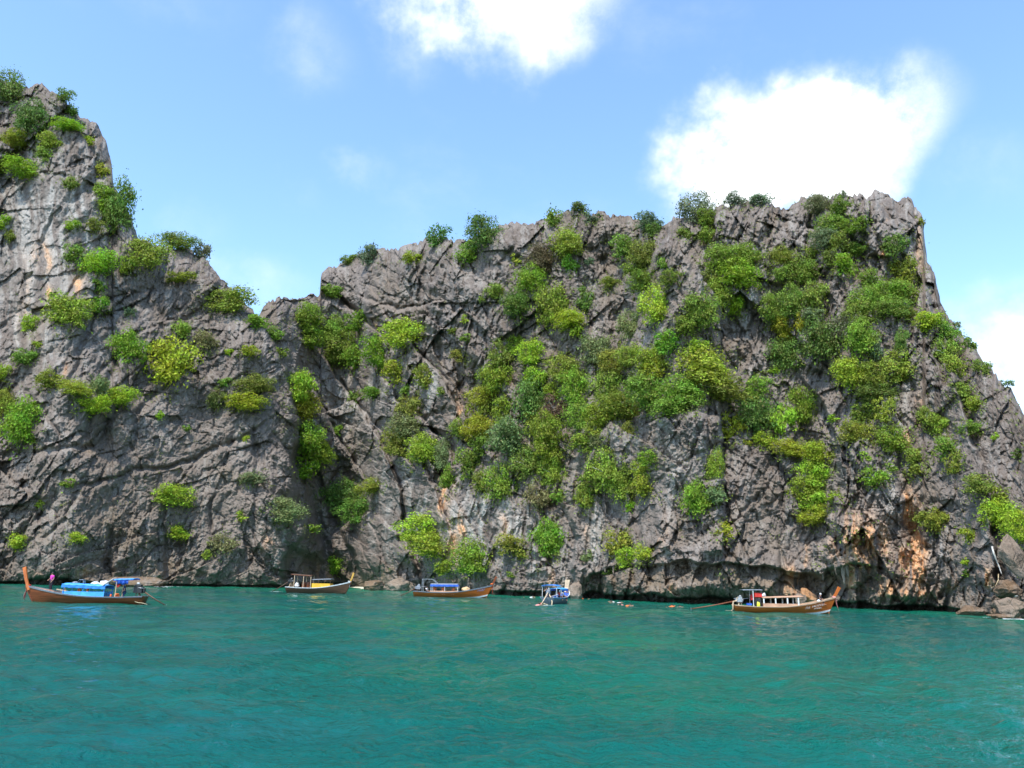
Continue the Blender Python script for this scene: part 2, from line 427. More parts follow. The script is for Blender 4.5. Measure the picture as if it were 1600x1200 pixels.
for wgt, ang, seed in ((wl, -52, 100), (wm, 55, 200), (wr, 82, 300)):
    sel = wgt > 0.001
    cidx = np.where(sel.any(0))[0]; sl = slice(cidx[0], cidx[-1] + 1)
    bx, by = rot(ang, 1, 1); bx = bx[:, sl]; by = by[:, sl]; ux, uy = bx, by
    acc = np.zeros_like(ux)
    for sc, ar, amp, cd, tl in ((88, 1.6, 2.5, 0.7, 2.0), (40, 1.6, 1.8, 0.7, 2.4), (18, 1.7, 1.05, 0.5, 2.6), (8.5, 1.8, 0.62, 0.35, 2.6), (4.4, 1.6, 0.26, 0.15, 2.6)):
        ca, sa_ = math.cos(R({88: 0, 40: 34, 18: -20, 8.5: 8, 4.4: -10}[sc])), math.sin(R({88: 0, 40: 34, 18: -20, 8.5: 8, 4.4: -10}[sc]))
        ux, uy = bx * ca + by * sa_, -bx * sa_ + by * ca
        h, c = facets(ux / (sc * ar), uy / sc, seed + int(sc), tl)
        ckm = sstep(-0.1, 0.4, fbm(ux / (sc * 3), uy / (sc * 3), 2, seed + int(sc) + 9))
        fa = fine_amt[:, sl] / np.maximum(rough_amt[:, sl], .2) if sc < 50 else 1.0
        acc += (amp * h - cd * np.maximum(ckm - .45, 0) * 1.8 * np.exp(-(c / 0.07) ** 2)) * fa
    ux, uy = bx, by
    h, c = facets(ux / 300, uy / 150, seed + 7, 2.2)
    acc += 3.2 * h - 0.5 * np.exp(-(c / 0.05) ** 2)
    bl = np.abs(fbm(ux / 150, uy / 85, 3, seed + 5, 0.55))
    acc += 6.0 * np.minimum(bl, 0.45) + 1.1 * np.minimum(np.abs(fbm(ux / 60, uy / 32, 3, seed + 6, 0.55)), 0.4)
    D[:, sl] += (wgt[:, sl] * acc).astype(np.float32)
ridg = 1 - 2 * np.abs(fbm(wx / 7.0, wy / 30.0, 3, 51, 0.55))
pock = fbm(PX / 5.0, PY / 5.0, 3, 61, 0.65)
flute = 1 - 2 * np.abs(fbm(wx / 13.0 + 0.15 * wy / 13, wy / 85.0, 3, 53, 0.55))
fl_amt = sstep(-0.15, 0.25, fbm(PX / 130, PY / 130, 2, 57)) * (0.35 + 0.65 * sstep(500, 700, PX)) + 0.8 * np.exp(-(((PX - 760) / 130) ** 2 + ((PY - 820) / 90) ** 2))
D += 0.42 * (ridg - 0.6) + 0.55 * pock + 1.8 * fl_amt * (flute - 0.6)
D += 3.2 * fbm(PX / 190, PY / 150, 3, 71)
OUT += D * rough_amt * 0.76

# set back with height, rolled away at the crest and at both ends
setback = 0.26 * Hm + 0.0008 * Hm ** 2
crest = np.clip((tv[:, None] - 0.93) / 0.07, 0, 1) ** 2 * 4.0
rend = np.clip((PX - 1380) / 220, 0, 3) ** 2 * 6.0 * sstep(0, 25, Hm) + 16 * sstep(1300, 1440, PX) * sstep(20, 70, Hm) * 0.3
YY = Y0g + setback + crest + rend - OUT * (Y0g / 150.0) ** 0.5
rr = ray(PX.astype(np.float64), PY.astype(np.float64))
P = rr * YY[..., None]; P[..., 2] += CAMZ
# sheets hidden behind the crest: the island goes on, falling gently to the far side
back = []
lastrow = P[-1]
for k in range(1, 41):
    f_ = k / 40.0; dy = 1.2 * k + 70 * f_ ** 2.2; fz = 1 - f_ ** 1.6
    q = lastrow.copy()
    q[:, 1] += dy
    q[:, 0] += lastrow[:, 0] / np.maximum(lastrow[:, 1], 1) * dy
    n_ = fbm(lastrow[:, 0] / 5.0, cols * 0 + dy / 5.0, 5, 90, 0.6); n2 = fbm(lastrow[:, 0] / 4.0 + 9, cols * 0 + dy / 4.0, 4, 91, 0.6)
    room = np.clip(lastrow[:, 2] / 20, 0, 1)
    q[:, 2] = lastrow[:, 2] * fz - 2.0 * f_ - room * (0.6 + 0.8 * k / 40) + room * min(k / 8, 1) * 2.4 * (n_ - 0.5)
    q[:, 1] += 2.0 * n2 * room
    back.append(q)
ALL = np.concatenate([P, np.stack(back)], 0)
nrow, ncol = ALL.shape[:2]
idx = np.arange(nrow * ncol).reshape(nrow, ncol)
quads = np.stack([idx[:-1, :-1], idx[:-1, 1:], idx[1:, 1:], idx[1:, :-1]], -1).reshape(-1, 4)
cliff_me = np_mesh('cliff', ALL.reshape(-1, 3), quads, True)

# ---- what the rock is stained with (orange iron, pale fresh lime, brown algae), plus warm bounce light painted into the hollow
def blob(x, y, rx, ry, a=1.0, rot_=0):
    c, s_ = math.cos(R(rot_)), math.sin(R(rot_))
    u = ((wx - x) * c + (wy - y) * s_) / rx; v = (-(wx - x) * s_ + (wy - y) * c) / ry
    return a * np.exp(-(u * u + v * v))
streak = fbm(wx / 7.0, wy / 75.0, 4, 201, 0.6)
speck = fbm(PX / 9.0, PY / 9.0, 4, 211, 0.65)
orange = np.zeros_like(PX)
for a in ((1423, 800, 9, 32, 1.3), (1428, 870, 13, 40, 1.6), (1405, 868, 8, 16, .8), (1345, 850, 34, 38, .9), (1322, 895, 7, 26, 1.3), (1400, 922, 42, 12, .8), (1250, 905, 16, 26, 1.0), (1230, 930, 30, 14, .5), (1262, 870, 6, 26, .8),
          (1425, 690, 9, 14, 1.0), (1440, 640, 7, 26, .6), (696, 790, 9, 36, 1.1), (726, 832, 7, 18, 1.1), (712, 862, 12, 22, .9), (780, 830, 5, 24, .5), (720, 646, 7, 9, 1.5), (714, 610, 4, 30, .7), (864, 566, 5, 12, .9),
          (800, 596, 5, 9, 1.0), (60, 395, 14, 22, .9), (70, 450, 8, 10, 1.0), (117, 447, 10, 16, 1.0), (30, 470, 10, 60, .4), (418, 850, 8, 22, .7), (586, 508, 5, 6, 1.2), (1385, 345, 3, 3, .5), (1432, 390, 6, 40, .25), (1375, 393, 4, 7, 1.1),
          (104, 575, 4, 12, .7), (1050, 922, 12, 8, .5), (150, 690, 30, 12, .25), (130, 895, 30, 12, .35), (60, 895, 10, 6, .2), (1545, 905, 9, 16, .7), (1490, 915, 10, 8, .5), (905, 822, 8, 22, .35), (855, 905, 14, 16, .35), (1035, 850, 10, 30, .25), (500, 893, 14, 10, .7), (590, 890, 8, 8, .5)):
    orange = np.maximum(orange, blob(*a))
orange = np.clip(np.where(PX > 1280, 1.45, 0.85) * orange * (0.6 + 2.0 * streak + 0.7 * speck), 0, 1)
pale = np.zeros_like(PX)
for a in ((60, 360, 110, 90, .85), (20, 480, 60, 70, .8), (740, 830, 100, 60, .75), (560, 620, 50, 70, .45, 35), (1050, 700, 90, 60, .4), (660, 620, 50, 40, .35), (930, 830, 40, 40, .6), (1400, 640, 60, 50, .35), (1390, 760, 40, 60, .35),
          (820, 900, 60, 30, .3), (430, 850, 30, 40, .4), (1170, 470, 30, 50, .45), (1440, 320, 20, 90, .35), (600, 750, 50, 60, .4), (1060, 925, 120, 12, .4), (920, 560, 60, 60, .2), (1480, 860, 60, 60, .3), (240, 860, 90, 40, .25)):
    pale = np.maximum(pale, blob(*a))
pale = np.clip(pale * (0.8 + 2.0 * streak) + 0.35 * sstep(0.15, 0.5, streak + 0.6 * speck), 0, 1)
algae_bounce = 0.75 * np.exp(-(hy / 34.0) ** 2) * (0.7 + 1.2 * streak) + 0.5 * sstep(0.1, 0.45, fbm(PX / 60, PY / 70, 4, 231)) 
hollow = sstep(880, 896, wy) * sstep(880, 930, PX) * (1 - sstep(1400, 1440, PX)) + blob(485, 890, 34, 30)  # mask for the brown that stands in for warm bounce light
algae_bounce = np.clip(algae_bounce + 0.4 * blob(190, 800, 280, 120) + 0.7 * hollow + 0.8 * (1 - sstep(2.0, 9.0, hy)), 0, 1)  # waterside algae, a darker lower left, and the painted bounce of the hollow
wet = 1 - sstep(0.45, 1.15, hy / np.maximum(nw, 3))
rgba = np.stack([orange, pale, algae_bounce, wet], -1).astype(np.float32)
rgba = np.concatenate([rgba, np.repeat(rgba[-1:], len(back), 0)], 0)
at = cliff_me.color_attributes.new('stains_and_bounce', 'FLOAT_COLOR', 'POINT')
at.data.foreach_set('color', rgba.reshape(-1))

def rock_material(name, use_attr=True, tint=(1, 1, 1)):
    m, t, b = principled(name, (0.2, 0.18, 0.17), 0.88, 0.25)
    g = t.n('ShaderNodeNewGeometry').outputs['Position'] if use_attr else t.n('ShaderNodeTexCoord').outputs['Object']
    big = t.noise(g, 0.06, 5, 0.6); mid = t.noise(g, 0.55, 7, 0.65); fine = t.noise(t.mapping(g, scale=(1, 1, .7)), 2.8, 6, 0.7)
    vs = t.noise(t.mapping(g, scale=(1, 1, .12)), 1.1, 7, 0.65)
    base = t.mix(t.ramp(big, 0.35, 0.65), tuple(c * k for c, k in zip((0.135, 0.106, 0.086), tint)), tuple(c * k for c, k in zip((0.204, 0.170, 0.146), tint)))
    base = t.mix(t.ramp(mid, 0.45, 0.75, 0, 0.7), base, (0.260, 0.227, 0.199))
    base = t.mix(t.ramp(mid, 0.42, 0.26, 0, 0.75), base, (0.065, 0.054, 0.046))
    base = t.mix(t.ramp(vs, 0.54, 0.68, 0, 0.8), base, (0.077, 0.066, 0.057))
    base = t.mix(t.ramp(fine, 0.60, 0.78, 0, 0.6), base, (0.314, 0.287, 0.264))
    if use_attr:
        at = t.n('ShaderNodeAttribute', attribute_name='stains_and_bounce')
        sp = t.n('ShaderNodeSeparateColor', ins={0: at.outputs['Color']})
        pl = t.math('MULTIPLY', sp.outputs[1], t.ramp(vs, 0.3, 0.55, 0.5, 1.0))
        base = t.mix(pl, base, (0.36, 0.335, 0.30))
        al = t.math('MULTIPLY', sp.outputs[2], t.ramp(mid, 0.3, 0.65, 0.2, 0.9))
        base = t.mix(al, base, (0.175, 0.130, 0.085))  # algae brown, also the bounce light painted under the overhang
        og = t.mix(t.ramp(fine, 0.4, 0.6), (0.50, 0.21, 0.08), (0.66, 0.44, 0.25))
        orf = t.math('MULTIPLY', sp.outputs[0], t.ramp(mid, 0.3, 0.55, 0.5, 1.0))
        base = t.mix(orf, base, og)
        wt = at.outputs['Alpha']
        base = t.mix(t.math('MULTIPLY', wt, 0.85), base, (0.030, 0.025, 0.018))
        t.t.links.new(t.ramp(wt, 0, 1, 0.9, 0.45), b.inputs['Roughness'])
    t.t.links.new(base, b.inputs['Base Color'])
    hgt = t.math('MULTIPLY_ADD', fine, 0.35, t.math('MULTIPLY', mid, 0.9))
    vor = t.n('ShaderNodeTexVoronoi', feature='DISTANCE_TO_EDGE'); t.t.links.new(t.mapping(g, rot=(0, .5, 0), scale=(1, 1, .5)), vor.inputs['Vector']); vor.inputs['Scale'].default_value = 0.9
    ck = t.ramp(vor.outputs['Distance'], 0.0, 0.06, -0.12, 0.0)
    hgt = t.math('ADD', hgt, ck)
    bp = t.n('ShaderNodeBump', ins={'Height': hgt, 'Distance': 0.45}); bp.inputs['Strength'].default_value = 1.0
    t.t.links.new(bp.outputs[0], b.inputs['Normal'])
    return m
M_ROCK = rock_material('limestone')
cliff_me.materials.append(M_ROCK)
cliff = tag(link('cliff', cliff_me), 'tall grey limestone cliff rising straight out of the sea', kind='structure')

# place things on the rock: surface point of a photograph pixel
def on_rock(x, y):
    c = int(np.clip(np.searchsorted(cols, x), 0, len(cols) - 1))
    t_ = (yb[c] - y) / (yb[c] - yt[c])
    r = int(np.clip(np.searchsorted(tv, t_), 0, len(tv) - 1))
    p = P[r, c]
    d = ray(np.array([float(x)]), np.array([float(y)]))[0] * YY[r, c]; d[2] += CAMZ
    return Vector((float(d[0]), float(d[1]), float(d[2]))), float(YY[r, c])
def on_water(x, y, z=0.0):
    r = ray(np.array([float(x)]), np.array([float(y)]))[0]
    k = (z - CAMZ) / r[2]
    return Vector((r[0] * k, k, z))

# ================================================================== THE SEA
rowsY = np.concatenate([[-400, -120, -40, -10, 0, 3], np.geomspace(6, 230, 470), [300, 450, 800, 1600, 4000, 9000]])
s_ = np.linspace(-1, 1, 430)
half = np.where(rowsY >= 6, rowsY * 0.95 + 6, 12 + (6 - rowsY) * 1.2)
WXs = half[:, None] * s_[None, :]; WYs = np.repeat(rowsY[:, None], len(s_), 1)
WZ = np.zeros_like(WXs)
rs = np.random.RandomState(3)
fade = np.clip(WYs / 8, 0, 1) * (WYs < 240)
for k in range(46):
    lam = 0.5 * (1.07 ** k) * (0.8 + 0.4 * rs.rand())
    ang = R(-60) + rs.randn() * 1.0
    kk = 2 * math.pi / lam
    amp = 0.0075 * lam ** 0.4
    ph = rs.rand() * 6.28
    mod = 1.0 + 1.2 * vnoise(WXs / (lam * 6) + k * 7, WYs / (lam * 6), 300 + k)
    vis = np.clip((lam / (WYs * 0.0105) - 1.2) / 1.5, 0, 1)
    arg = kk * (WXs * math.cos(ang) + WYs * math.sin(ang)) + ph
    WZ += amp * mod * vis * (np.sin(arg) + 0.25 * np.sin(2 * arg + 1.2))
WZ *= fade
co = np.stack([WXs, WYs, WZ], -1)
nr, nc = WXs.shape
idx = np.arange(nr * nc).reshape(nr, nc)
quads = np.stack([idx[:-1, :-1], idx[:-1, 1:], idx[1:, 1:], idx[1:, :-1]], -1).reshape(-1, 4)
sea_me = np_mesh('sea', co.reshape(-1, 3), quads, True)
# shallows over sand: how near each point of the water is to the little beach
b0 = on_water(570, 922)
sh = np.exp(-(((WXs - b0.x) / 26) ** 2 + ((WYs - b0.y) / 22) ** 2)) + 0.6 * np.exp(-((WYs - 0.985 * np.interp(WXs / np.maximum(WYs, 1), ray(cols, yb)[:, 0], Y0)) / 15) ** 2) * (WYs > 20)
sa = sea_me.color_attributes.new('shallow', 'FLOAT_COLOR', 'POINT')
sa.data.foreach_set('color', np.stack([sh, sh, sh, np.ones_like(sh)], -1).astype(np.float32).reshape(-1))
m, t, b = principled('sea_water', (0.006, 0.12, 0.10), 0.05, 0.27)
g = t.n('ShaderNodeNewGeometry').outputs['Position']
sep = t.n('ShaderNodeSeparateXYZ', ins={0: g})
depthn = t.noise(t.mapping(g, scale=(.6, 1, 1)), 0.035, 4, 0.55)
basew = t.mix(t.ramp(depthn, 0.35, 0.65), (0.0004, 0.082, 0.074), (0.0012, 0.116, 0.070))
basew = t.mix(t.n('ShaderNodeAttribute', attribute_name='shallow').outputs['Fac'], basew, (0.012, 0.190, 0.105))
t.t.links.new(basew, b.inputs['Base Color'])
b.inputs['IOR'].default_value = 1.33
# ripples: finer close by, only broad ones far off
gr = t.mapping(g, rot=(0, 0, R(20)), scale=(1.0, 1.0, 1.0))
r1 = t.noise(gr, 4.2, 5, 0.6, 0.15)
gust = t.ramp(t.noise(t.mapping(g, rot=(0, 0, R(-25)), scale=(.5, 1, 1)), 0.16, 4, 0.6), 0.36, 0.64, 0.25, 1.5)
r2 = t.noise(gr, 0.9, 4, 0.55, 0.1)
r3 = t.noise(gr, 9.0, 3, 0.5)
hh = t.math('ADD', t.math('MULTIPLY', t.math('MULTIPLY', r1, gust), 0.20), t.math('ADD', t.math('MULTIPLY', r2, 0.10), t.math('MULTIPLY', t.math('MULTIPLY', r3, gust), 0.055)))
bp = t.n('ShaderNodeBump', ins={'Height': hh, 'Distance': 1.0}); bp.inputs['Strength'].default_value = 0.95
t.t.links.new(bp.outputs[0], b.inputs['Normal'])
sea_me.materials.append(m)
sea = tag(link('sea', sea_me), 'emerald green sea with small wind ripples', kind='structure')
# ================================================================== SHRUBS AND SMALL TREES
def leaf_material(name):
    m = bpy.data.materials.new(name); m.use_nodes = True
    t = NT(m.node_tree); m.node_tree.nodes.clear()
    oi = t.n('ShaderNodeObjectInfo')
    isl = t.n('ShaderNodeNewGeometry').outputs['Random Per Island']
    oc = t.n('ShaderNodeTexCoord').outputs['Object']
    nz = t.noise(oc, 3.2, 3, 0.6)
    hsv = t.n('ShaderNodeHueSaturation', ins={'Color': oi.outputs['Color']})
    h = t.math('MULTIPLY_ADD', nz, 0.15, 0.430)
    t.t.links.new(h, hsv.inputs['Hue'])
    v = t.math('MULTIPLY', t.ramp(isl, 0, 1, 0.45, 1.6, False), t.ramp(nz, 0.25, 0.75, 0.75, 1.25, False))
    t.t.links.new(v, hsv.inputs['Value'])
    hsv.inputs['Saturation'].default_value = 1.0
    lc = t.mix(t.ramp(isl, 0.90, 0.96, 0, 0.8), hsv.outputs[0], (0.20, 0.135, 0.055))
    d = t.n('ShaderNodeBsdfPrincipled', ins={'Base Color': lc, 'Roughness': 0.55, 'Specular IOR Level': 0.25})
    tr = t.n('ShaderNodeBsdfTranslucent', ins={'Color': hsv.outputs[0]})
    mx = t.n('ShaderNodeMixShader', ins={0: 0.34, 1: d.outputs[0], 2: tr.outputs[0]})
    t.n('ShaderNodeOutputMaterial', ins={0: mx.outputs[0]})
    return m
M_LEAF = leaf_material('leaves')
M_BARK = worn('bark', (0.20, 0.165, 0.13), 0.85, 0.2, 5.0, 0.5)
M_BARKPALE = worn('pale_bark', (0.60, 0.57, 0.52), 0.8, 0.2, 5.0, 0.3)

def leaf_quads(cen, nrm, size, rs, ratio=0.6):
    """one small folded leaf clump per centre: a quad with random spin, facing roughly nrm"""
    n = len(cen)
    nrm = nrm + rs.randn(n, 3) * 0.55
    nrm /= np.linalg.norm(nrm, axis=1, keepdims=True) + 1e-9
    a = rs.randn(n, 3); a -= (a * nrm).sum(1, keepdims=True) * nrm; a /= np.linalg.norm(a, axis=1, keepdims=True) + 1e-9
    b_ = np.cross(nrm, a)
    s = size * (0.6 + 0.8 * rs.rand(n, 1))
    a = a * s; b_ = b_ * s * ratio
    bend = nrm * s * 0.25
    v = np.stack([cen - a - bend, cen - b_ * 0.9, cen + a - bend, cen + b_ * 0.9], 1).reshape(-1, 3)
    f = np.arange(n * 4).reshape(n, 4)
    return v, f

def crown_mesh(name, seed, lobes, nleaf, lsize, flat=1.0, sparse=0.0):
    rs = np.random.RandomState(seed)
    C = []
    k = 0
    while len(C) < lobes and k < 2000:
        k += 1
        p = rs.uniform(-1, 1, 3)
        if np.linalg.norm(p) > 1 or p[2] < -0.75: continue
        p = p * np.array([0.42, 0.32, 0.38])
        C.append(p)
    vs, fs, o = [], [], 0
    for i, c in enumerate(C):
        r = rs.uniform(0.09, 0.20) * (1.35 if lobes < 6 else 1.0)
        m = int(nleaf / lobes * (r / 0.18) ** 2)
        d = rs.randn(m, 3); d[:, 2] = np.abs(d[:, 2]) * 0.9 - 0.25 * rs.rand(m); d /= np.linalg.norm(d, axis=1, keepdims=True)
        rad = r * (0.72 + 0.42 * rs.rand(m, 1) ** 1.2)
        # twigs that poke out of the outline
        poke = rs.rand(m, 1) < 0.12
        rad = np.where(poke, rad * rs.uniform(1.15, 1.75, (m, 1)), rad)
        cen = c + d * rad * np.array([1, 1, flat])
        v, f = leaf_quads(cen, d + np.array([0, 0, 0.5]), lsize, rs)
        vs.append(v); fs.append(f + o); o += len(v)
    m = int(nleaf * 0.14 * (1 - sparse))
    cen = rs.randn(m, 3) * np.array([0.17, 0.15, 0.14])
    v, f = leaf_quads(cen, rs.randn(m, 3), lsize * 1.3, rs)
    vs.append(v); fs.append(f + o)
    v = np.concatenate(vs)
    # fit the outline to one unit wide and high
    lo = np.percentile(v, 2.5, axis=0); hi = np.percentile(v, 97.5, axis=0)
    v = (v - (lo + hi) / 2) / (hi - lo)
    me = np_mesh(name, v, np.concatenate(fs), False)
    me.materials.append(M_LEAF)
    return me, C

def tube(points, radii, seg=6):
    """tapered tube along points; returns verts, quads"""
    pts = [Vector(p) for p in points]
    V, F = [], []
    for i, p in enumerate(pts):
        d = (pts[min(i + 1, len(pts) - 1)] - pts[max(i - 1, 0)]).normalized()
        u = d.orthogonal().normalized(); w = d.cross(u)
        if i and V:
            pass
        for k in range(seg):
            a = 2 * math.pi * k / seg
            V.append(tuple(p + (u * math.cos(a) + w * math.sin(a)) * radii[i]))
    for i in range(len(pts) - 1):
        for k in range(seg):
            a = i * seg + k; b_ = i * seg + (k + 1) % seg
            F.append((a, b_, b_ + seg, a + seg))
    return V, F

def stem_mesh(name, seed, C, mat):
    rs = random.Random(seed)
    V, F = [], []
    root = Vector((rs.uniform(-.1, .1), 0.42, -0.42)); fork = Vector((rs.uniform(-.08, .08), 0.12, -0.16))
    v, f = tube([root, root.lerp(fork, 0.5) + Vector((0.03, 0.02, -0.05)), fork], [0.035, 0.026, 0.02])
    V += v; F += f
    for c in C[:7]:
        o = len(V); e = Vector(c) * 1.25
        mid = fork.lerp(e, 0.5) + Vector((rs.uniform(-.04, .04), rs.uniform(-.04, .04), 0.03))
        v, f = tube([fork, mid, e], [0.016, 0.011, 0.005], 5)
        V += v; F += [tuple(i + o for i in q) for q in f]
    me = np_mesh(name, np.array(V), np.array(F), True)
    me.materials.append(mat)
    return me

CROWNS = {'S': [], 'M': [], 'L': []}
for i in range(7): CROWNS['S'].append(crown_mesh('crown', 10 + i, 5 + i % 3, 460, 0.060))
for i in range(7): CROWNS['M'].append(crown_mesh('crown', 40 + i, 13 + i % 5, 2000, 0.033))
for i in range(6): CROWNS['L'].append(crown_mesh('crown', 70 + i, 26 + 2 * i, 4600, 0.023))
STEMS = {k: [stem_mesh('stem', 5 + i, c[1], M_BARK if i % 3 else M_BARKPALE) for i, c in enumerate(v)] for k, v in CROWNS.items()}

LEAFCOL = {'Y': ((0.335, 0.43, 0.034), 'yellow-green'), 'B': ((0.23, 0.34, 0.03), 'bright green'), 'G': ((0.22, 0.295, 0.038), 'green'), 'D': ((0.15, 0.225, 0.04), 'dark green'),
           'O': ((0.27, 0.34, 0.040), 'olive'), 'P': ((0.22, 0.26, 0.10), 'pale green'), 'H': ((0.18, 0.24, 0.11), 'grey-green'), 'R': ((0.15, 0.11, 0.055), 'brown half-dead'), 'K': ((0.42, 0.36, 0.03), 'golden yellow')}

